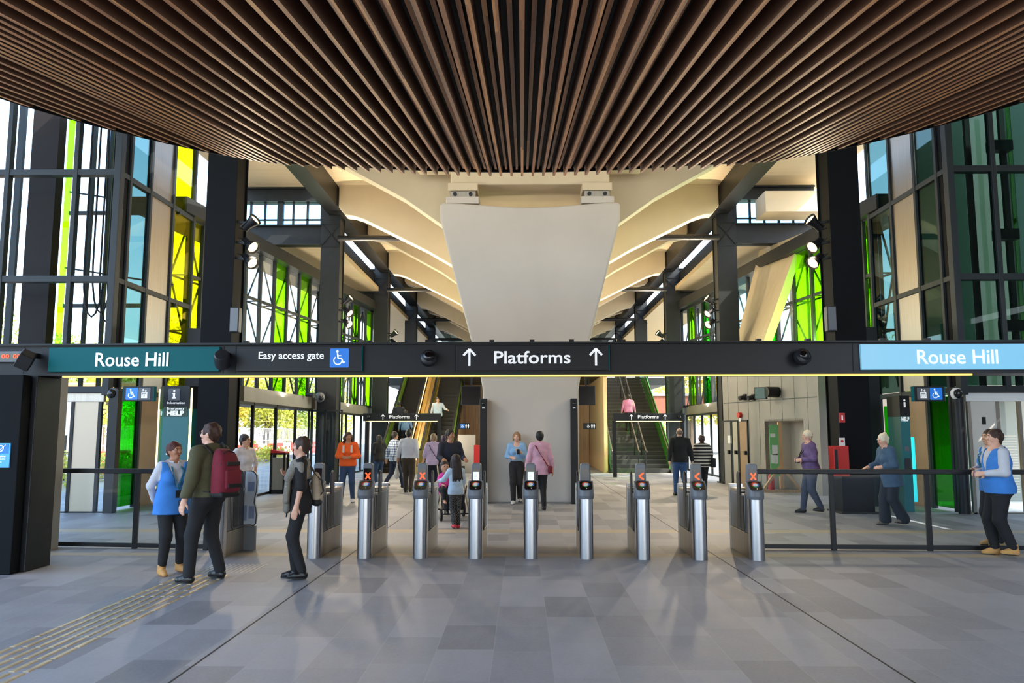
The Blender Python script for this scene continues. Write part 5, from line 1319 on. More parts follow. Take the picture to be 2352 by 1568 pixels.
def hand(vol, w, d, n, side, s, curl=.5, detail=True):
    """w wrist, d forearm direction, n palm normal (the way the fingers close); side +1 left hand"""
    d = Vector(d).normalized(); n = Vector(n); n = (n-d*n.dot(d)).normalized(); x = d.cross(n)*side      # x points to the thumb side
    P = lambda a, b, c: w+d*a*s+x*b*s+n*c*s
    vol.cone(P(0,0,0), P(.03,0,0), .027*s, .03*s)
    for b in (-.026, 0, .022): vol.cone(P(.02, b*.6, 0), P(.085, b, .004), .017*s, .0155*s)
    if not detail:
        vol.cone(P(.085, .02, .004), P(.15, .02, .03), .013*s, .01*s); vol.cone(P(.085, 0, .004), P(.16, 0, .03), .013*s, .01*s); vol.cone(P(.085, -.02, .004), P(.145, -.02, .03), .012*s, .009*s)
        vol.cone(P(.03, .028, .008), P(.085, .055, .02), .013*s, .01*s); return
    for b, L in ((.030, .075), (.0105, .083), (-.009, .077), (-.028, .06)):
        p = P(.088, b, .004); a = 0
        for q, f in enumerate((.45, .32, .23)):
            a += curl*(.55 if q == 0 else .8)
            e = p+(d*math.cos(a)+n*math.sin(a))*L*f*s; vol.cone(p, e, (.0095-.0008*q)*s, (.009-.001*q)*s); p = e
    p = P(.025, .026, .008); e = p+(d*.7+x*.65+n*.25).normalized()*.04*s; vol.cone(p, e, .0125*s, .0105*s)
    e2 = e+(d*.9+x*.2+n*(.25+curl*.5)).normalized()*.032*s; vol.cone(e, e2, .0105*s, .0085*s)

def person(label, loc, rz, H=1.72, skin='light', female=False, build=1.0, lean=0.0, turn=0.0, legs=((0,0),(0,0)), arms=('down','down'), head=(0,0), top=None, bottom=None, shoes=None,
           hair=None, h=.011, child=False, group=None, face=True):
    """local frame looks along -y; x>0 is the person's left. legs: (forward, sideways) of each foot (right, left); arms likewise"""
    t = thing('person', label, 'person', loc, rz, group)
    s = H/1.74; bw = build
    R_up = rotm(rx=lean, rz=turn); hipc = Vector((0, 0, .94*s))
    def U(x, y, z): return hipc+R_up @ (Vector((x, y, z))*s-hipc)          # upper body
    hw = (.088 if female else .085)*s*bw**.5
    sw = (.165 if female else .188)*bw**.35
    # ---- joints
    J = {}
    for sd, (fw, sp) in zip((-1, 1), legs):
        hip = Vector((sd*hw, 0, .92*s)); lift = 0
        foot = Vector((sd*(hw*.95+sp), -fw, .085*s+max(0, (-fw)*.22)))
        v = foot-hip; Lt, Ls = .425*s, .425*s; d = min(v.length, (Lt+Ls)*.999); u = v.normalized()
        fwd = Vector((0, -1, 0)); fwd = (fwd-u*fwd.dot(u)).normalized()
        a = math.acos(max(-1, min(1, d/(2*Lt)))); knee = hip+(u*math.cos(a)+fwd*math.sin(a))*Lt; ank = hip+u*d
        J[sd] = (hip, knee, ank, max(0, -fw)*.9)
    A = {}
    PRE = {'down': ((.075, .02, -.275), (.05, -.05, -.245), (-1, 0, 0)), 'back': ((.08, .12, -.26), (-.10, .12, -.2), (-.5, .5, 0)), 'hip': ((.17, .08, -.24), (-.10, -.14, -.2), (-1, 0, 0)),
           'front': ((.075, -.02, -.27), (-.13, -.19, -.02), (0, 1, 0)), 'phone': ((.07, .01, -.27), (-.12, -.17, .10), (-.3, .8, .5)), 'push': ((.06, -.07, -.26), (-.02, -.24, -.03), (0, 0, -1)),
           'swing': ((.075, .10, -.26), (.03, .02, -.25), (-1, 0, 0)), 'fwd': ((.07, -.1, -.25), (.0, -.18, -.16), (-1, 0, 0)), 'up': ((.10, -.06, -.25), (-.04, -.15, .2), (-1, 0, 0)), 'rail': ((.14, -.05, -.22), (.1, -.2, -.05), (0, 0, -1))}
    for sd, nm in zip((-1, 1), arms):
        q = PRE[nm] if isinstance(nm, str) else nm
        sh = Vector((sd*sw, 0, 1.425)); e = sh+Vector((sd*q[0][0], q[0][1], q[0][2])); w = e+Vector((sd*q[1][0], q[1][1], q[1][2]))
        A[sd] = (U(*sh), U(*e), U(*w), R_up @ Vector((sd*q[2][0], q[2][1], q[2][2])))
    def torso(v, g=0.0, flare=0.0, z0=.90):
        f = s*bw; sy = .66 if not female else .64
        def C(za, ra, zb, rb, yo=0):
            v.cone(U(0, yo, za), U(0, yo, zb), ra*f+g, rb*f+g, (1, sy, 1), R_up)
        wst = .128 if female else .145; hp = .165 if female else .158; ch = .15 if female else .168
        C(.96, hp+flare, 1.10, wst+flare*.6); C(1.10, wst+flare*.6, 1.29, ch)
        C(1.29, ch, 1.40, .115); v.cone(U(-sw*.78, .005, 1.415), U(sw*.78, .005, 1.415), .055*s+g, .055*s+g)
        v.cone(U(0, .005, 1.40), U(0, -.002, 1.46), .085*s+g*.6, .058*s+g*.5, (1, .85, 1), R_up)
        for sd in (-1, 1): v.ball(U(sd*.07, .042, .93)+Vector((0, bw*.01*s, 0)), .084*f+g)
        if female:
            for sd in (-1, 1): v.ball(U(sd*.072, -.07*bw**.7, 1.265), .066*f+g*.6)
        if bw > 1.15: v.ball(U(0, -.035, 1.05), .135*f+g*.6, (1.05, .85, 1.0), R_up)
    def arm(v, sd, g=0.0, upto=1.0, wide=1.0, start=0):
        sh, e, w, n = A[sd]; b = bw**.4
        v.cone(sh, e, .049*s*b+g, .040*s*b+g)
        if upto > .5:
            q = e.lerp(w, min(1, (upto-.5)*2)); v.cone(e, q, .040*s*b+g, (.040+(.026-.040)*(upto-.5)*2)*s*b+g*wide)
        elif upto < .5: pass
    def leg(v, sd, g=0.0, upto=1.0, wide=1.0):
        hip, kn, an, lf = J[sd]; b = bw**.6
        v.cone(hip, kn, .086*s*b+g, .056*s*b+g*1.1)
        v.cone(kn, kn.lerp(an, upto), .055*s*b+g*1.1, (.036*s+g*wide)*1.0)
        if g == 0: v.cone(kn+Vector((0, .012*s, -.08*s)), kn.lerp(an, .45)+Vector((0, .018*s, 0)), .044*s, .042*s)
    hs = s if not child else s*1.0
    HR = R_up @ rotm(rx=head[1], rz=head[0]); hk = 1.0 if not child else 1.25*1.74/ (1.74) 
    hsz = s*(1.0 if not child else 1.32)
    nb = U(0, .0, 1.47); 
    def Hd(x, y, z): return nb+R_up @ Vector((0, -.008*s, .0))+HR @ (Vector((x, y, z))*hsz)
    # ---- body: one continuous surface
    v = Vol(); torso(v)
    for sd in (-1, 1):
        arm(v, sd); leg(v, sd); hand(v, A[sd][2], A[sd][2]-A[sd][1], A[sd][3], sd, s, .5 if h > .009 else .45, h <= .012)
        hip, kn, an, lf = J[sd]
        v.cone(an+Vector((0, .02*s, -.02*s)), an+Vector((sd*.012*s, -.12*s, -.05*s)), .036*s, .028*s)
    v.cone(nb-(R_up @ Vector((0, 0, .05*s))), Hd(0, 0, .09), .052*s*(bw**.3), .05*s, (1, 1, 1))
    v.ball(Hd(0, .006, .172), .086*hsz, (.90, 1.10, 1.12), HR)
    v.cone(Hd(0, -.02, .13), Hd(0, -.058, .075), .062*hsz, .034*hsz)
    if face:
        v.cone(Hd(0, -.088, .172), Hd(0, -.106, .136), .009*hsz, .0145*hsz)
        v.cone(Hd(-.03, -.083, .188), Hd(.03, -.083, .188), .012*hsz, .012*hsz)
        for sd in (-1, 1): v.ball(Hd(sd*.079, .012, .150), .022*hsz, (.5, .9, 1.35), HR); v.ball(Hd(sd*.036, -.068, .135), .024*hsz)
        v.cone(Hd(-.016, -.083, .098), Hd(.016, -.083, .098), .0105*hsz, .0105*hsz)
        for sd in (-1, 1): v.minus(Hd(sd*.031, -.099, .168), .0105*hsz, (1.2, 1, .8), HR)
    body = grow(v, 'body', mat('skin '+skin, SKIN[skin], .5), t, h)
    if face and h <= .0125:
        ey = MB(); br = MB(); ir = MB()
        for sd in (-1, 1):
            ey.ell(Hd(sd*.031, -.0835, .168), (.0125*hsz, .0075*hsz, .0062*hsz), 10, 6, HR); ir.ell(Hd(sd*.031, -.088, .168), (.0058*hsz, .004*hsz, .0058*hsz), 8, 6, HR)
            br.bar(Hd(sd*.017, -.0975, .187), Hd(sd*.046, -.089, .189), .006*hsz, .007*hsz)
        hm = hair[1] if hair else (40, 30, 26)
        ey.build('eyeball', mat('eye white', (176, 168, 160), .4), t, True, world=False); ir.build('iris', mat('dark iris', (40, 28, 22), .2), t, True, world=False)
        br.build('eyebrow', mat('hair %d %d %d' % hm, hm, .6), t, world=False)
        lp = MB(); lp.ell(Hd(0, -.0925, .098), (.021*hsz, .006*hsz, .0065*hsz), 12, 6, HR); lp.build('lips', mat('lip '+skin, tuple(int(c*.78) for c in SKIN[skin][:1])+tuple(int(c*.6) for c in SKIN[skin][1:]), .45), t, True, world=False)
    # ---- clothes
    if bottom:
        kind, m = bottom[0], bottom[1]; o = dict(bottom[2]) if len(bottom) > 2 else {}
        v = Vol(); g = o.get('g', .014)
        v.cone(U(0, 0, .95), U(0, 0, 1.07), (.166 if female else .158)*s*bw+g, (.138 if female else .15)*s*bw+g, (1, .70, 1), R_up)
        for sd in (-1, 1):
            v.ball(U(sd*.07, .042, .93)+Vector((0, bw*.01*s, 0)), .085*s*bw+g); leg(v, sd, g, o.get('upto', .985), o.get('wide', 1.3))
        v.cut(R_up @ Vector((0, 0, 1)), (R_up @ Vector((0, 0, 1))).dot(U(0, 0, 1.055)))
        v.cut((0, 0, -1), -.045*s)
        ob = grow(v, kind, m, t, h)
    if top:
        kind, m = top[0], top[1]; o = dict(top[2]) if len(top) > 2 else {}
        v = Vol(); g = o.get('g', .018); hem = o.get('hem', .90)
        torso(v, g, o.get('flare', 0))
        if hem < .93: v.cone(U(0, .01, hem), U(0, .005, 1.0), ((.168 if female else .16)+o.get('flare', 0)*1.4)*s*bw+g, (.162 if female else .158)*s*bw+g, (1, .72, 1), R_up)
        for sd, up in zip((-1, 1), o.get('sleeve', (.97, .97))):
            if up > .3: arm(v, sd, g*o.get('sg', .8), up, o.get('wide', 1.0))
        zu = R_up @ Vector((0, 0, 1)); v.cut(-zu, -zu.dot(U(0, 0, hem)))
        nk = R_up @ Vector((0, -.55, 1)); v.cut(nk, nk.dot(U(0, -.05, o.get('neck', 1.475))))
        if o.get('scoop'): v.minus(U(0, -.10, 1.47), o['scoop']*s, (1.25, 1, 1), R_up)
        grow(v, kind, m, t, h)
    if top and top[0] == 'shirt' and h < .0125:
        MB().tube([U(.072*math.sin(a_), -.004-.066*math.cos(a_)*-1, 1.487+.012*math.cos(a_)) for a_ in np.linspace(-2.75, 2.75, 16)], .015*s, 8).build('collar', top[1], t, True, world=False)
    for extra in (o2 for o2 in ([top[3]] if top and len(top) > 3 else [])):
        # a sleeveless layer over the shirt
        kind, m, o = extra; v = Vol(); g = o.get('g', .032); torso(v, g, o.get('flare', .01)); hem = o.get('hem', .84)
        v.cone(U(0, .01, hem), U(0, .005, 1.0), ((.168 if female else .16)+o.get('flare', .01)*1.5)*s*bw+g, (.162 if female else .158)*s*bw+g, (1, .74, 1), R_up)
        zu = R_up @ Vector((0, 0, 1)); v.cut(-zu, -zu.dot(U(0, 0, hem)))
        nk = R_up @ Vector((0, -.2, 1)); v.cut(nk, nk.dot(U(0, -.02, 1.485)))
        xu = R_up @ Vector((1, 0, 0)); yu = R_up @ Vector((0, 1, 0)); c0 = xu.dot(U(0, 0, 1.3)); ww = max(sw*s*.86, .172*s*bw)
        tipz = U(0, 0, 1.13)
        v.wedge([(xu*2.9-zu, (xu*2.9-zu).dot(tipz)), (-xu*2.9-zu, (-xu*2.9-zu).dot(tipz)), (yu, yu.dot(U(0, -.02, 1.3)))])
        zs_ = U(0, 0, 1.20)
        for q_ in (1, -1): v.wedge([(-xu*q_, -(c0*q_+ww)), (-zu, (-zu).dot(zs_))])
        for sd in (-1, 1): v.minus(A[sd][0]+R_up @ Vector((sd*.075*s, 0, -.05*s)), .085*s, (.8, 1.1, 1.3), R_up)
        grow(v, kind, m, t, h)
    if shoes:
        kind, m = shoes[0], shoes[1]
        for sd in (-1, 1):
            hip, kn, an, lf = J[sd]; v = Vol()
            q = Matrix.Rotation(-lf*.9, 3, 'X'); B_ = lambda x, y, z: an+q @ (Vector((x*sd, y, z-.085))*s)
            tall = kind == 'boot'
            v.cone(B_(0, .028, .045), B_(.008, -.07, .04), .043*s, .046*s); v.cone(B_(.008, -.07, .038), B_(.012, -.145, .03), .046*s, .034*s)
            v.cone(B_(0, .01, .05), B_(0, -.005, .135 if tall else .085), .045*s, (.056 if tall else .043)*s)
            sole = q @ Vector((0, 0, -1)); v.cut(sole, sole.dot(B_(0, 0, .0)))
            tp = q @ Vector((0, 0, 1)); v.cut(tp, tp.dot(B_(0, 0, .155 if tall else .10)))
            ob = grow(v, kind, m, t, min(h, .009))
            sl = MB(); pr = []
            for a_ in range(16):
                w_ = math.pi*2*a_/16; y_ = -.062-.118*math.cos(w_); pr.append((sd*.008+(.047 if y_ < -.02 else .041)*math.sin(w_), y_))
            sl.add([B_(x*sd, y_, -.001) for x, y_ in pr]+[B_(x*sd, y_, .016) for x, y_ in pr], [tuple(range(16)), tuple(range(31, 15, -1))]+[(i, (i+1) % 16, (i+1) % 16+16, i+16) for i in range(16)])
            sl.build('sole', shoes[2] if len(shoes) > 2 else M['rubber'], ob, world=False)
    if hair:
        kind, rgb = hair[0], hair[1]; m = mat('hair %d %d %d' % rgb, rgb, .55, 0, .3, 60, stretch=(3, 3, .4)); v = Vol()
        v.ball(Hd(0, .016, .186), .094*hsz, (.93, 1.07, 1.08), HR)
        fr = HR @ Vector((0, -1, -.35)); 
        if kind != 'bald':
            v.cone(Hd(-.06, .03, .15), Hd(-.05, .05, .10), .032*hsz, .02*hsz); v.cone(Hd(.06, .03, .15), Hd(.05, .05, .10), .032*hsz, .02*hsz); v.cone(Hd(0, .07, .16), Hd(0, .06, .09), .05*hsz, .035*hsz)
        if kind in ('long', 'longbig'):
            e_ = -.10 if kind == 'long' else -.22
            g = np.random.default_rng(9)
            for x in np.linspace(-.075, .075, 13): v.cone(Hd(x*.8, .05+.02*math.cos(x*20), .16), Hd(x*1.3+g.normal()*.008, .082+g.normal()*.008, e_+g.uniform(-.04, .05)), .028*hsz, g.uniform(.007, .015)*hsz)
            v.cone(Hd(0, .05, .15), Hd(0, .075, e_+.05), .05*hsz, .03*hsz)
            for x in (-.085, .085): v.cone(Hd(x, .01, .15), Hd(x*1.15, .015, .0), .024*hsz, .02*hsz)
        if kind == 'bun': v.ball(Hd(0, .07, .265), .036*hsz)
        if kind == 'lowbun': v.ball(Hd(0, .115, .14), .04*hsz)
        if kind == 'messy':
            g = np.random.default_rng(5)
            for _ in range(14): q = g.normal(size=3); q /= np.linalg.norm(q); q[2] = abs(q[2]); v.ball(Hd(q[0]*.075, .02+q[1]*.08, .19+q[2]*.085), .03*hsz)
        if kind == 'pony': v.cone(Hd(0, .09, .2), Hd(0, .14, .08), .035*hsz, .02*hsz)
        if kind != 'bald':
            g = np.random.default_rng(abs(hash(label)) % 9999 if False else len(label)*7+int(H*100))
            for _ in range(26):
                a = g.uniform(-2.5, 2.5); e = g.uniform(.05, 1.25); q = Vector((math.sin(a)*math.cos(e), math.cos(a)*math.cos(e), math.sin(e)))
                p0 = Hd(q.x*.078, .018+q.y*.088, .178+q.z*.092); p1 = Hd(q.x*.092, .02+q.y*.10, .178+q.z*.08-g.uniform(.025, .055))
                v.cone(p0, p1, g.uniform(.016, .026)*hsz, .010*hsz)
        if kind in ('pony', 'curly', 'bob'):
            for x in (-.078, .078): v.cone(Hd(x, -.005, .19), Hd(x*1.08, .02, .09), .026*hsz, .022*hsz)
        if kind == 'curly':
            g = np.random.default_rng(3)
            for _ in range(60):
                a = g.uniform(-2.3, 2.3); zz = g.uniform(-.13, .2); rr = .085+.03*(1-abs(zz-.02)/.2); v.ball(Hd(math.sin(a)*rr, .03+math.cos(a)*rr*.8, zz), g.uniform(.022, .036)*hsz)
        # clear the face
        v.minus(Hd(0, -.135, .108), .108*hsz, (.74, 1, 1.08), HR)
        if kind == 'bald': v.cut(HR @ Vector((0, -.3, 1)), (HR @ Vector((0, -.3, 1))).dot(Hd(0, .03, .19)))
        grow(v, 'hair', m, t, min(h, .010), .02)
    return t, dict(J=J, A=A, U=U, Hd=Hd, s=s, R=R_up, HR=HR, hsz=hsz)
def cl(nm, rgb, **k): return mat(nm, rgb, k.pop('rough', .85), 0, k.pop('vary', .12), k.pop('vscale', 14), **k)
def strap(parent, pts, w, m, name='strap'):
    mb = MB()
    for a_, b_ in zip(pts[:-1], pts[1:]): mb.bar(a_, b_, w, .012)
    return mb.build(name, m, parent, world=False)
def facing(toX, toY): return math.atan2(toX, -toY)      # local -y turned to look along (toX, toY)
def pattern(name, kind):
    if name in MATS: return MATS[name]
    m = bpy.data.materials.new(name); MATS[name] = m; m.use_nodes = True; nt = m.node_tree; b = nt.nodes['Principled BSDF']; b.inputs['Roughness'].default_value = .85
    N, L = nt.nodes.new, nt.links.new; tc = N('ShaderNodeTexCoord'); mp = N('ShaderNodeMapping'); L(tc.outputs['Object'], mp.inputs[0]); rp = N('ShaderNodeValToRGB'); rp.color_ramp.interpolation = 'CONSTANT'
    e = rp.color_ramp.elements
    if kind == 'stripe':
        w = N('ShaderNodeTexWave'); w.bands_direction = 'Z'; w.wave_profile = 'SAW'; w.inputs['Scale'].default_value = 3.6; L(mp.outputs[0], w.inputs[0]); L(w.outputs[0], rp.inputs[0])
        e[0].color = (*lin((36, 34, 36)), 1); e[1].position = .62; e[1].color = (*lin((214, 206, 196)), 1)
    elif kind == 'dots':
        mp.inputs['Scale'].default_value = (26, 26, 26); w = N('ShaderNodeTexVoronoi'); w.inputs['Randomness'].default_value = .35; L(mp.outputs[0], w.inputs['Vector']); L(w.outputs['Distance'], rp.inputs[0])
        e[0].color = (*lin((220, 218, 214)), 1); e[1].position = .27; e[1].color = (*lin((24, 24, 28)), 1)
    elif kind == 'swirl':
        mp.inputs['Scale'].default_value = (7, 7, 7); w = N('ShaderNodeTexVoronoi'); L(mp.outputs[0], w.inputs['Vector']); ml = N('ShaderNodeMath'); ml.operation = 'MULTIPLY'; ml.inputs[1].default_value = 7; L(w.outputs['Distance'], ml.inputs[0])
        f = N('ShaderNodeMath'); f.operation = 'FRACT'; L(ml.outputs[0], f.inputs[0]); L(f.outputs[0], rp.inputs[0])
        e[0].color = (*lin((190, 184, 172)), 1); e[1].position = .42; e[1].color = (*lin((44, 42, 44)), 1)
    elif kind == 'plaid':
        o_ = []
        for ax in ('X', 'Z'):
            w = N('ShaderNodeTexWave'); w.bands_direction = ax; w.inputs['Scale'].default_value = 4.2; L(mp.outputs[0], w.inputs[0]); o_.append(w)
        a = N('ShaderNodeMath'); a.operation = 'ADD'; L(o_[0].outputs[0], a.inputs[0]); L(o_[1].outputs[0], a.inputs[1]); d = N('ShaderNodeMath'); d.operation = 'MULTIPLY'; d.inputs[1].default_value = .5; L(a.outputs[0], d.inputs[0]); L(d.outputs[0], rp.inputs[0])
        e[0].color = (*lin((78, 92, 122)), 1); e[1].position = .3; e[1].color = (*lin((150, 164, 188)), 1); e2 = rp.color_ramp.elements.new(.62); e2.color = (*lin((222, 226, 232)), 1)
    L(rp.outputs[0], b.inputs['Base Color']); return m
VEST = cl('blue staff vest', (58, 126, 206), vary=.06); SHIRT = cl('white shirt', (196, 198, 208), vary=.04); BLK = cl('black trousers', (24, 24, 28)); NAVY = cl('navy cloth', (28, 30, 44)); JEAN = cl('blue jeans', (44, 66, 98))
TANB = cl('tan boot leather', (196, 146, 84), rough=.7); BSHOE = mat('black leather', (20, 20, 22), .35); WSHOE = cl('white canvas shoe', (216, 216, 220)); DENIM = cl('denim shirt', (66, 92, 118))
def spot(u, v, Y=None):
    """where a foot at this pixel stands"""
    if Y is None: p = gnd(u, v); return (p.x, p.y, 0)
    return (at(u, 993, Y).x, Y, 0)
def lanyard(t, d, m, off=-.035):
    U = d['U']; pts = [U(-.055, -.02, 1.47), U(-.07, -.12+off, 1.36), U(-.0, -.14+off, 1.12)]; pts2 = [U(.055, -.02, 1.47), U(.07, -.12+off, 1.36), U(.0, -.14+off, 1.12)]
    strap(t, pts, .016, m, 'lanyard'); strap(t, pts2, .016, m, 'lanyard')
    c = U(0, -.15+off, 1.06); MB().obox(c, (.06, .012, .09), d['R']).build('pass_card', M['plastic_dark'], t, world=False)
# 1 staff woman in the blue vest, left
t, d = person('woman in blue vest and white sleeves, tan boots, chatting beside the left barrier', spot(388, 1318), facing(.75, -.75), 1.58, 'mid', True, 1.08, legs=((.02, .02), (-.05, .06)), arms=('back', 'back'), head=(.25, -.03),
              top=('shirt', SHIRT, {'hem': .86, 'g': .016}, ('vest', VEST, {'hem': .79, 'g': .034, 'flare': .02})), bottom=('trousers', BLK, {'g': .018, 'upto': .86, 'wide': 1.0}), shoes=('boot', TANB, mat('gum sole', (120, 84, 50), .7)), hair=('lowbun', (76, 34, 26)), h=.009)
lanyard(t, d, mat('teal lanyard', (40, 110, 130), .6)); U = d['U']
MB().obox(U(.02, -.20, .90), (.03, .03, .14), d['R']).build('radio', M['plastic_dark'], t, world=False, bevel=.005)
# 2 man with the maroon backpack
t, d = person('man in olive jacket seen from behind, black trousers, facing the woman in blue vest', spot(470, 1334), facing(-.82, .36), 1.80, 'light', False, 1.02, legs=((-.05, .10), (.06, .10)), arms=('phone', 'down'), head=(.35, 0),
              top=('jacket', cl('olive jacket', (82, 80, 56)), {'hem': .93, 'g': .034, 'sg': 1.0, 'flare': .01}), bottom=('trousers', BLK, {'g': .02}), shoes=('shoe', BSHOE), hair=('messy', (62, 36, 26)), h=.009)
U = d['U']; MB().tube([U(-.11, -.02, .955), U(0, .135, .94), U(.11, .04, .955)], .03, 8).build('shirt_tail', SHIRT, t, True, world=False)
gl = MB(); Hd = d['Hd']
for sd in (-1, 1): gl.tube([Hd(sd*.031+.02*math.cos(a), -.108, .168+.018*math.sin(a)) for a in np.linspace(0, 2*math.pi, 13)], .0022, 6); gl.tube([Hd(sd*.05, -.106, .172), Hd(sd*.084, .01, .168)], .0022, 6)
gl.build('glasses', M['plastic_dark'], t, world=False)
root = t; b = thing('backpack', 'maroon backpack with black straps on the back of the man in olive', 'backpack', t.location, t.rotation_euler.z)
mar = cl('maroon fabric', (116, 26, 44), vary=.1)
Rb = d['R']
lo_ = MB(); prof = [(.98, .150, .10), (1.02, .158, .112), (1.15, .160, .115), (1.30, .150, .105), (1.40, .125, .085), (1.455, .08, .05), (1.465, .04, .02)]
vs = []; nn_ = 24
for z_, wx, wy in prof:
    for q in range(nn_):
        a_ = 2*math.pi*q/nn_; c_, s__ = math.cos(a_), math.sin(a_)
        vs.append(U(.02+wx*math.copysign(abs(c_)**.6, c_), .155+wy+wy*math.copysign(abs(s__)**.6, s__), z_))
fs = [(i*nn_+q, i*nn_+(q+1) % nn_, (i+1)*nn_+(q+1) % nn_, (i+1)*nn_+q) for i in range(len(prof)-1) for q in range(nn_)]+[tuple(range(nn_)), tuple(range((len(prof)-1)*nn_, len(prof)*nn_))]
lo_.add(vs, fs); lo_.build('bag', mar, b, True, world=False)
pk = MB().obox(U(.02, .37, 1.13), (.24, .06, .22), Rb); pk.build('front_pocket', mar, b, world=False, bevel=.025, seg=3)
MB().obox(U(.02, .265, .965), (.30, .20, .07), Rb).build('base', M['rubber'], b, world=False, bevel=.03, seg=3)
zp = MB().tube([U(-.12, .34, 1.12), U(-.115, .325, 1.30), U(-.06, .30, 1.42), U(.02, .29, 1.445), U(.10, .30, 1.42), U(.155, .325, 1.30), U(.16, .34, 1.12)], .006, 6); zp.build('zip', M['rubber'], b, True, world=False)
for z in (1.30, 1.06): MB().obox(U(.02, .402 if z < 1.2 else .372, z), (.20, .02, .045), d['R']).build('buckle_strap', M['rubber'], b, world=False, bevel=.004)
MB().tube([U(.02, .16, 1.50), U(.02, .2, 1.53), U(.02, .25, 1.48)], .012, 6).build('grab_handle', M['rubber'], b, world=False)
for x in (-.11, .13): strap(b, [U(x, .17, 1.42), U(x, .06, 1.50), U(x, -.06, 1.46), U(x, -.155, 1.32), U(x*1.1, -.15, 1.14), U(x*1.25, .02, 1.0), U(x, .16, .99)], .045, M['rubber'], 'shoulder_strap')
# 3 person in white behind, arms on hips, with the pale case
t, d = person('person in white shirt with hands near waist, behind the olive jacket', spot(563, 1190, 14.6), facing(.9, -.5), 1.66, 'tan', True, 1.1, legs=((0, .02), (0, .02)), arms=('hip', 'hip'), head=(.3, 0),
              top=('shirt', cl('pale grey shirt', (206, 200, 204)), {'hem': .84, 'sleeve': (.62, .62)}), bottom=('trousers', NAVY), shoes=('shoe', BSHOE), hair=('short', (44, 34, 28)), h=.011)
c = at(575, 1135, 11.9); CYP = 11.9
t = thing('pale_case', 'pale blue outlined wavy sided case standing at the back of the wide gate', 'case', (c.x, CYP, 0))
pts = []
for zz, ww in ((.36, .03), (.35, .10), (.38, .135), (.50, .145), (.60, .125), (.68, .095), (.76, .105), (.84, .13), (.98, .135), (1.08, .12), (1.13, .07), (1.14, .02)): pts.append((c.x+ww*.8, zz))
pts += [(c.x-.08, 1.14), (c.x-.085, .36)]
MB().prism(pts, CYP-.04, CYP+.04).build('shell', mat('pale blue shell', (186, 198, 214), .35), t, bevel=.015)
MB().tube([(x, CYP-.045, z) for x, z in pts+pts[:1]], .008, 6).build('rim', M['plastic_dark'], t)
for x0_, z0_, w_, h_ in ((-.07, .42, .04, .22), (.0, .45, .08, .18), (-.02, .84, .09, .14)): MB().box(c.x+x0_, c.x+x0_+w_, CYP-.05, CYP-.04, z0_, z0_+h_).build('printed_panel', mat('dull blue print', (120, 138, 178), .5), t)
MB().box(c.x-.1, c.x+.1, CYP-.03, CYP+.03, 0, .34).build('stand', M['plastic_grey'], t)
# 4 woman in black with patterned shawl
t, d = person('short haired woman in black with patterned shawl, facing left before the gates', spot(685, 1328), facing(-.97, -.2), 1.64, 'light', True, .96, legs=((.04, .01), (-.05, .02)), arms=('phone', 'down'), head=(0, .02),
              top=('tunic', cl('black tunic', (28, 26, 28)), {'hem': .80, 'g': .018, 'flare': .0, 'sleeve': (.52, .52), 'sg': 1.4}), bottom=('trousers', BLK, {'g': .015, 'upto': .95}), shoes=('shoe', BSHOE), hair=('short', (60, 42, 32)), h=.009)
U = d['U']; sw_ = pattern('swirl shawl', 'swirl'); v = Vol()
for q in range(9):
    a0 = q/8; v.cone(U(-.20+.4*a0, .05-.1*abs(a0-.5), 1.40+.03*math.sin(a0*3.1)), U(-.225+.45*a0, .08-.12*abs(a0-.5), 1.26), .052, .045)
for sd in (-1, 1): v.cone(U(sd*.16, -.06, 1.42), U(sd*.11, -.15, 1.24), .055, .05)
grow(v, 'shawl', sw_, t, .010)
v = Vol()
for x in (-.10, -.065, -.03): v.cone(U(x, -.15, 1.28), U(x-.01, -.17, .84), .036, .042)
for x in (.05, .09): v.cone(U(x, -.15, 1.28), U(x, -.17, .96), .034, .038)
grow(v, 'shawl_tail', pattern('swirl shawl fine', 'swirl'), t, .009)
fr = MB()
for q in range(14): x = -.13+.009*q; fr.tube([U(x, -.165, .85), U(x-.006, -.17, .75)], .006, 5)
fr.build('fringe', cl('dark fringe', (50, 48, 50)), t, world=False)
MB().tube([d['A'][-1][2]+Vector((.03*math.cos(a), .03*math.sin(a), .012)) for a in np.linspace(0, 2*math.pi, 12)], .006, 6).build('wrist_watch', M['steel_soft'], t, world=False)
b = thing('shoulder_bag', 'beige and black backpack hanging behind the woman in the shawl', 'bag', t.location, t.rotation_euler.z)
v = Vol(); v.cone(U(-.07, .20, 1.02), U(-.05, .18, 1.20), .125, .10, (1, .55, 1), d['R']); grow(v, 'bag', cl('beige leather', (176, 160, 142)), b, .010)
v = Vol(); v.cone(U(-.14, .20, .93), U(.0, .20, .93), .06, .06, (1, 1, .8), d['R']); grow(v, 'base', M['rubber'], b, .010)
for x in (-.14, .02): strap(b, [U(x, .19, .95), U(x, .275, 1.06), U(x, .25, 1.2), U(x*.9, .15, 1.31), U(x, .04, 1.49), U(x, -.12, 1.38)], .028, M['rubber'], 'strap')
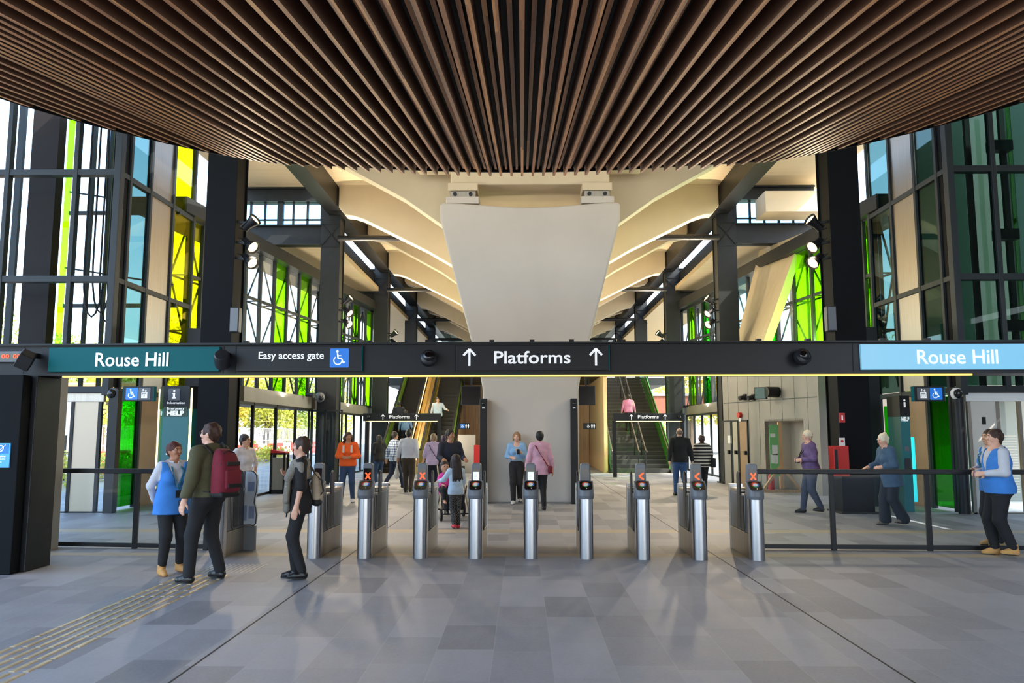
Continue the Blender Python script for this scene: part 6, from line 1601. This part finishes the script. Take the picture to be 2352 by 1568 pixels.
# 5 woman in the orange jacket
orange = cl('orange safety jacket', (236, 96, 30), vary=.06)
t, d = person('woman in orange safety jacket and jeans standing beyond the gates', spot(797, 1153), facing(.1, -1), 1.70, 'mid', True, 1.1, legs=((.03, .06), (0, .05)), arms=('front', 'front'), head=(.35, 0),
              top=('jacket', orange, {'hem': .90, 'g': .03, 'sg': 1.0}), bottom=('jeans', JEAN), shoes=('shoe', WSHOE), hair=('curly', (58, 34, 26)), h=.0115)
U = d['U']; rf = mat('silver tape', (206, 200, 190), .4)
for x in (-.1, .1): MB().bar(U(x, -.15, 1.42), U(x, -.165, 1.24), .045, .012, (0, -1, 0)).build('reflective_tape', rf, t, world=False)
for sd in (-1, 1):
    sh, e, w, n = d['A'][sd]; m_ = sh.lerp(e, .75); MB().tube([m_, m_+(e-sh).normalized()*.04], .072, 14).build('arm_tape', rf, t, True, world=False)
# 6 - 9 group walking to the escalators
t, d = person('dark haired woman in black jacket looking down, left of the plaid shirt', spot(872, 1118, 25.4), facing(-.4, .5), 1.62, 'tan', True, 1.05, arms=('phone', 'phone'), head=(-.2, .3), top=('jacket', cl('black jacket', (34, 32, 34)), {'hem': .86, 'g': .03}), bottom=('jeans', JEAN), shoes=('shoe', BSHOE), hair=('long', (22, 18, 18)), h=.014)
t, d = person('man in blue plaid shirt striding right past the inner portal', spot(905, 1122), facing(.75, .55), 1.72, 'tan', False, 1.05, legs=((.26, 0), (-.28, 0)), arms=('fwd', 'swing'), top=('shirt', pattern('blue plaid', 'plaid'), {'hem': .84, 'g': .024}), bottom=('jeans', cl('dark jeans', (34, 42, 66))), shoes=('shoe', BSHOE), hair=('short', (34, 26, 22)), h=.013)
t, d = person('man in white shirt and brown trousers walking away with a carrier bag', spot(937, 1131), facing(.15, 1), 1.78, 'mid', False, 1.12, legs=((-.14, .02), (.12, .02)), arms=('swing', 'down'), top=('shirt', SHIRT, {'hem': .95, 'g': .024, 'flare': .012}), bottom=('trousers', cl('brown trousers', (62, 52, 42)), {'g': .02}), shoes=('shoe', BSHOE), hair=('short', (26, 22, 20)), h=.013)
w = d['A'][1][2]; b = thing('carrier_bag', 'white plastic carrier bag in the hand of the man in white shirt', 'bag', t.location, t.rotation_euler.z)
v = Vol(); v.cone(w+Vector((.02, 0, -.22)), w+Vector((.02, 0, -.42)), .05, .13, (.6, 1, 1)); grow(v, 'bag', cl('white plastic film', (214, 216, 216), rough=.4), b, .014)
strap(b, [w+Vector((.015, 0, -.07)), w+Vector((.02, .02, -.24))], .03, MATS['white plastic film'], 'handle')
t, d = person('woman in lilac top seen from behind with thin cross strap', spot(996, 1120, 22.5), facing(.1, 1), 1.66, 'light', True, 1.15, arms=('down', 'down'), top=('top', cl('lilac top', (190, 168, 198)), {'hem': .84, 'g': .026, 'sleeve': (.62, .62)}), bottom=('trousers', NAVY), shoes=('shoe', BSHOE), hair=('pony', (128, 104, 84)), h=.013)
U = d['U']; b = thing('crossbody_bag', 'dark cross body bag worn by the woman in lilac', 'bag', t.location, t.rotation_euler.z)
strap(b, [U(.13, -.08, 1.47), U(.14, .04, 1.485), U(.06, .15, 1.33), U(-.08, .165, 1.12), U(-.2, .09, .98)], .018, NAVY); MB().obox(U(-.225, .04, .90), (.07, .2, .18), d['R']).build('bag', NAVY, b, world=False, bevel=.02)
t, d = person('person with dark purple hair and lilac scarf just behind the navy jumper', spot(1020, 1110, 24.0), facing(.2, 1), 1.62, 'tan', True, 1.0, top=('top', cl('dull lilac top', (164, 146, 172)), {'hem': .84}), bottom=('trousers', BLK), shoes=('shoe', BSHOE), hair=('short', (60, 44, 66)), h=.016, face=False)
# 10 man in the navy jumper with the pram, two girls
t, d = person('man in navy jumper pushing the pram', spot(1034, 1140, 17.1), facing(.35, -.9), 1.76, 'mid', False, 1.0, legs=((.05, 0), (-.06, 0)), arms=('push', 'push'), head=(.45, 0), top=('jumper', cl('navy jumper', (30, 32, 46)), {'hem': .86, 'g': .024}), bottom=('trousers', BLK), shoes=('shoe', BSHOE), hair=('short', (36, 28, 26)), h=.0115)
c = gnd(1040, 1191); PX, PY = c.x, c.y
pr = thing('pram', 'black pram with grey wheels behind the gate with the white screen', 'pram', (PX, PY, 0), .25)
def pl(mb, nm, m, **k): return mb.build(nm, m, pr, world=False, **k)
for sd in (-1, 1):
    q = MB(); q.tube([(sd*.27, -.36, .13), (sd*.25, .05, .55), (sd*.24, .52, 1.02)], .016, 8); q.tube([(sd*.27, .42, .15), (sd*.25, -.02, .5), (sd*.24, -.18, .66)], .016, 8); pl(q, 'side_frame', M['steel_soft'], smooth=True)
pl(MB().tube([(-.24, .52, 1.02), (-.2, .56, 1.05), (.2, .56, 1.05), (.24, .52, 1.02)], .02, 8), 'handle', M['rubber'], smooth=True)
for sx in (-.29, .29):
    for yy, r in ((-.36, .115), (.42, .15)):
        q = MB(); q.lathe([(r*.78, -.022), (r, -.018), (r, .018), (r*.78, .022)], 20, (sx, yy, r), Matrix.Rotation(math.pi/2, 3, 'Y')); wl_ = pl(q, 'wheel', M['rubber'], smooth=True)
        MB().lathe([(r*.6, -.024), (r*.6, .024)], 16, (sx, yy, r), Matrix.Rotation(math.pi/2, 3, 'Y')).build('hub', M['steel_soft'], wl_, world=False)
q = MB(); q.tube([(-.27, -.36, .13), (.27, -.36, .13)], .014, 8); q.tube([(-.27, .42, .15), (.27, .42, .15)], .014, 8); pl(q, 'axle', M['steel_dark'])
pf = cl('black pram fabric', (30, 28, 32))
MB().obox((0, -.0, .52), (.42, .34, .07), rotm(.12)).build('seat', pf, pr, world=False, bevel=.03, seg=3)
MB().obox((0, .22, .76), (.42, .06, .5), rotm(-.3)).build('seat_back', pf, pr, world=False, bevel=.025, seg=3)
MB().obox((0, -.25, .34), (.36, .05, .32), rotm(.35)).build('leg_rest', pf, pr, world=False, bevel=.02, seg=3)
MB().prism([(-.2, .2), (.34, .2), (.38, .4), (-.16, .36)], -.2, .2, 'x').build('basket', pf, pr, world=False, bevel=.02)
q = MB()
n = 12
for i in range(n+1):
    a = math.radians(20+95*i/n); 
    for sx in (-.24, .24): q.v.append((sx, .26-.34*math.sin(a)*.75+.02, .84+.34*math.cos(a)*-.0+.30*math.sin(a)*.9-.12*(i/n)))
for i in range(n): q.f.append((2*i, 2*i+1, 2*i+3, 2*i+2))
ob = pl(q, 'hood', cl('black pram fabric', (30, 28, 32)), smooth=True); so_ = ob.modifiers.new('thick', 'SOLIDIFY'); so_.thickness = .012
bx_ = (PX-.06, PY-.02, 0)
# child seated in the pram
def seated_child():
    t = thing('person', 'small child in bright pink top sitting up in the pram', 'person', (PX-.17, PY-.02, .27), .4)
    v = Vol(); v.cone((0, .02, .30), (0, .04, .56), .105, .085, (1, .75, 1)); v.cone((0, .03, .58), (0, .02, .66), .045, .04); v.ball((0, .0, .75), .088, (.95, 1.05, 1.1)); v.cone((0, -.03, .72), (0, -.05, .67), .05, .03); v.cone((0, -.085, .745), (0, -.098, .725), .008, .012)
    for sd in (-1, 1):
        v.cone((sd*.09, .03, .53), (sd*.14, -.04, .42), .034, .028); v.cone((sd*.14, -.04, .42), (sd*.08, -.15, .40), .028, .022); hand(v, Vector((sd*.08, -.15, .40)), Vector((-sd*.4, -1, 0)), Vector((0, 0, -1)), sd, .6, .6, False)
        v.cone((sd*.06, -.0, .30), (sd*.08, -.22, .31), .06, .045); v.cone((sd*.08, -.22, .31), (sd*.08, -.27, .10), .045, .032); v.cone((sd*.08, -.27, .09), (sd*.08, -.34, .07), .03, .024)
    grow(v, 'body', mat('skin tan', SKIN['tan'], .5), t, .010)
    v = Vol(); v.cone((0, .02, .28), (0, .04, .56), .12, .1, (1, .78, 1))
    for sd in (-1, 1): v.cone((sd*.09, .03, .54), (sd*.14, -.04, .42), .046, .042); v.cone((sd*.14, -.04, .42), (sd*.10, -.11, .405), .042, .036)
    grow(v, 'top', cl('bright pink top', (232, 76, 160)), t, .010)
    v = Vol()
    for sd in (-1, 1): v.cone((sd*.06, -.0, .30), (sd*.08, -.22, .31), .07, .054); v.cone((sd*.08, -.22, .31), (sd*.08, -.26, .14), .054, .042)
    grow(v, 'trousers', BLK, t, .010)
    v = Vol(); v.ball((0, .02, .775), .096, (.97, 1.04, 1.05)); v.cone((-.07, .03, .74), (-.07, .03, .64), .034, .02); v.cone((.07, .03, .74), (.07, .03, .64), .034, .02); v.minus((0, -.12, .70), .095, (.85, 1, 1.05)); grow(v, 'hair', mat('hair 40 26 22', (40, 26, 22), .55), t, .009)
    e = MB()
    for sd in (-1, 1): e.ell((sd*.032, -.083, .76), (.01, .008, .011), 8, 6)
    e.build('eye', mat('dark iris', (40, 28, 22), .2), t, True, world=False)
seated_child()
t, d = person('girl with long dark hair, pale blue vest and polka dot leggings beside the pram', spot(1046, 1213), facing(-.25, .9), 1.24, 'tan', True, .9, legs=((.0, -.01), (-.08, -.02)), arms=('fwd', 'rail'), head=(.1, .1), child=True, top=('top', cl('pale blue vest', (186, 206, 224)), {'hem': .84, 'g': .02, 'flare': .02, 'sleeve': (.9, .9)}), bottom=('leggings', pattern('white dots on black', 'dots'), {'g': .014, 'upto': .93}), shoes=('shoe', cl('coral pink shoe', (236, 84, 100))), hair=('longbig', (40, 24, 22)), h=.009)
# 13, 14 couple by the pier
t, d = person('woman in pale blue top and black trousers walking from the pier', spot(1187, 1157), facing(-.1, -1), 1.70, 'light', True, .97, legs=((.12, -.01), (-.14, -.02)), arms=('front', 'phone'), head=(-.05, .03), top=('top', cl('pale blue knit top', (140, 182, 222), vary=.06), {'hem': .93, 'g': .022, 'scoop': .085, 'sleeve': (.8, .8)}), bottom=('trousers', cl('charcoal trousers', (36, 34, 38)), {'g': .02, 'upto': .93}), shoes=('shoe', WSHOE), hair=('pony', (150, 116, 84)), h=.0115)
MB().obox(d['A'][1][2]+Vector((-.05, -.09, .02)), (.07, .012, .14), rotm(.5)).build('phone', M['plastic_dark'], t, world=False, bevel=.004)
t, d = person('person in pink shirt and black trousers seen from behind near the pier', spot(1240, 1172), facing(-.15, 1), 1.72, 'tan', True, 1.08, legs=((-.10, -.01), (.10, -.02)), arms=('down', 'down'), head=(0, 0), top=('shirt', cl('pink shirt', (206, 158, 178), vary=.1), {'hem': .79, 'g': .03, 'flare': .012, 'sleeve': (.85, .85)}), bottom=('trousers', BLK), shoes=('shoe', BSHOE), hair=('short', (18, 16, 18)), h=.0115)
U = d['U']; b = thing('crossbody_bag', 'dark red cross strap bag worn over the pink shirt', 'bag', t.location, t.rotation_euler.z)
strap(b, [U(.12, -.10, 1.44), U(.13, .02, 1.495), U(.08, .16, 1.36), U(-.04, .18, 1.16), U(-.16, .15, .98)], .035, mar); MB().obox(U(-.22, .08, .90), (.08, .2, .16), d['R']).build('bag', mar, b, world=False, bevel=.02)
# 15, 16 couple walking away on the right
t, d = person('man in black jacket and jeans walking away on the right', spot(1564, 1138), facing(.0, 1), 1.82, 'light', False, 1.12, legs=((-.14, .02), (.14, .02)), arms=('down', 'swing'), top=('jacket', cl('black jersey jacket', (24, 24, 28)), {'hem': .86, 'g': .032}), bottom=('jeans', cl('mid blue jeans', (52, 84, 130))), shoes=('shoe', BSHOE), hair=('bald', (120, 104, 92)), h=.0125)
t, d = person('woman in black and white striped top walking beside the man in black', spot(1615, 1136), facing(-.05, 1), 1.62, 'light', True, 1.22, legs=((.1, .0), (-.12, .0)), arms=('down', 'down'), top=('top', pattern('black and white stripes', 'stripe'), {'hem': .82, 'g': .028, 'flare': .012}), bottom=('trousers', BLK), shoes=('shoe', WSHOE), hair=('short', (58, 36, 32)), h=.0125)
U = d['U']; b = thing('shoulder_bag', 'black shoulder bag at the hip of the woman in stripes', 'bag', t.location, t.rotation_euler.z)
MB().obox(U(-.30, .02, .94), (.12, .3, .26), d['R']).build('bag', BLK, b, world=False, bevel=.03); strap(b, [U(-.27, .1, 1.05), U(-.2, .03, 1.46), U(-.27, -.08, 1.05)], .03, BLK)
# 17 man in purple shirt
t, d = person('white haired man in purple shirt walking left behind the right barrier', spot(1866, 1178), facing(-1, -.05), 1.74, 'light', False, 1.18, legs=((.16, 0), (-.16, 0)), arms=('front', 'front'), head=(0, .05), lean=.04, top=('shirt', cl('purple shirt', (104, 82, 124), vary=.35, vscale=9), {'hem': .88, 'g': .026}), bottom=('jeans', cl('slate trousers', (62, 68, 86)), {'g': .018}), shoes=('shoe', BSHOE), hair=('short', (222, 208, 180)), h=.0115)
U = d['U']; strap(t, [U(-.06, -.05, 1.47), U(-.05, -.16, 1.3), U(0, -.26, 1.13)], .02, BLK, 'camera_strap'); strap(t, [U(.06, -.05, 1.47), U(.05, -.16, 1.3), U(0, -.26, 1.13)], .02, BLK, 'camera_strap')
MB().obox(U(0, -.27, 1.1), (.12, .07, .08), d['R']).build('camera', M['plastic_dark'], t, world=False, bevel=.01)
# 18 elderly woman in denim shirt
t, d = person('white haired woman with top bun and loose denim shirt walking left', spot(2052, 1206), facing(-1, -.08), 1.68, 'light', True, 1.12, legs=((.10, 0), (-.16, 0)), arms=('push', 'front'), head=(0, .1), lean=.14, top=('shirt', DENIM, {'hem': .74, 'g': .036, 'flare': .02, 'sleeve': (.85, .85)}), bottom=('trousers', cl('dark wide trousers', (34, 38, 50)), {'g': .03, 'wide': 2.4}), shoes=('shoe', cl('taupe shoe', (130, 116, 102))), hair=('bun', (226, 216, 190)), h=.011)
# 19, 20 two vest staff at the right edge
t, d = person('man in blue vest, white shirt and tan boots at the right edge', spot(2304, 1276), facing(-1, .12), 1.74, 'light', False, 1.28, legs=((.05, .02), (-.10, .02)), arms=('front', 'front'), head=(.05, 0), top=('shirt', SHIRT, {'hem': .90, 'g': .02}, ('vest', VEST, {'hem': .86, 'g': .036, 'flare': .0})), bottom=('trousers', BLK, {'g': .02, 'upto': .92}), shoes=('boot', TANB, mat('dark sole', (50, 40, 34), .7)), hair=('short', (58, 36, 28)), h=.009)
t, d = person('second vest worker half hidden behind the man at the right edge', spot(2272, 1250, 12.4), facing(-1, -.05), 1.74, 'tan', True, 1.1, legs=((.0, .02), (.02, .02)), arms=('front', 'front'), head=(.1, 0), top=('shirt', SHIRT, {'hem': .90, 'g': .02}, ('vest', VEST, {'hem': .82, 'g': .034})), bottom=('trousers', BLK, {'g': .02}), shoes=('boot', TANB, MATS['dark sole']), hair=('short', (50, 34, 28)), h=.010)
lanyard(t, d, mat('teal lanyard', (40, 110, 130), .6))
# people on the stairs and escalators
def on_rise(u, Y): z = max(0, (Y-34.4)/8.2*4.6); return (at(u, 900, Y).x, Y, z)
n_ = 9; yy = 34.4+n_*8.2/26+.16
t, d = person('person in pink top and black trousers climbing the stairs', (at(1443, 900, yy).x, yy, (n_+1)*4.6/26), facing(0, 1), 1.68, 'tan', False, 1.15, legs=((.0, 0), (-.06, 0)), top=('top', cl('mauve pink top', (196, 128, 176)), {'hem': .88}), bottom=('trousers', BLK), shoes=('shoe', BSHOE), hair=('short', (30, 24, 22)), h=.018, face=False)
st_ = 4.6/23; n_ = 7; yy = 34.4+n_*st_/SL+st_/SL*.5
t, d = person('worker in pale blue vest riding the right escalator', (at(1006, 900, yy).x, yy, (n_+1)*st_), facing(.1, -1), 1.72, 'tan', False, 1.08, arms=('down', 'rail'), top=('shirt', SHIRT, {'hem': .9}, ('vest', cl('pale blue vest', (92, 160, 220)), {'hem': .85})), bottom=('trousers', BLK), shoes=('shoe', BSHOE), hair=('short', (30, 24, 22)), h=.018, face=False)
n_ = 4; yy = 34.4+n_*st_/SL+st_/SL*.5
t, d = person('person in blue denim top standing on the left escalator', (-5.25, yy, (n_+1)*st_), facing(0, 1), 1.70, 'tan', True, 1.05, top=('top', cl('faded denim top', (110, 140, 176)), {'hem': .82}), bottom=('trousers', NAVY), shoes=('shoe', BSHOE), hair=('short', (40, 30, 26)), h=.018, face=False)
n_ = 6; yy = 34.4+n_*st_/SL+st_/SL*.5
t, d = person('person in dark coat higher on the left escalator', (-5.65, yy, (n_+1)*st_), facing(0, 1), 1.72, 'tan', False, 1.05, top=('coat', cl('dark coat', (40, 40, 48)), {'hem': .7}), bottom=('trousers', BLK), shoes=('shoe', BSHOE), hair=('short', (26, 22, 20)), h=.018, face=False)
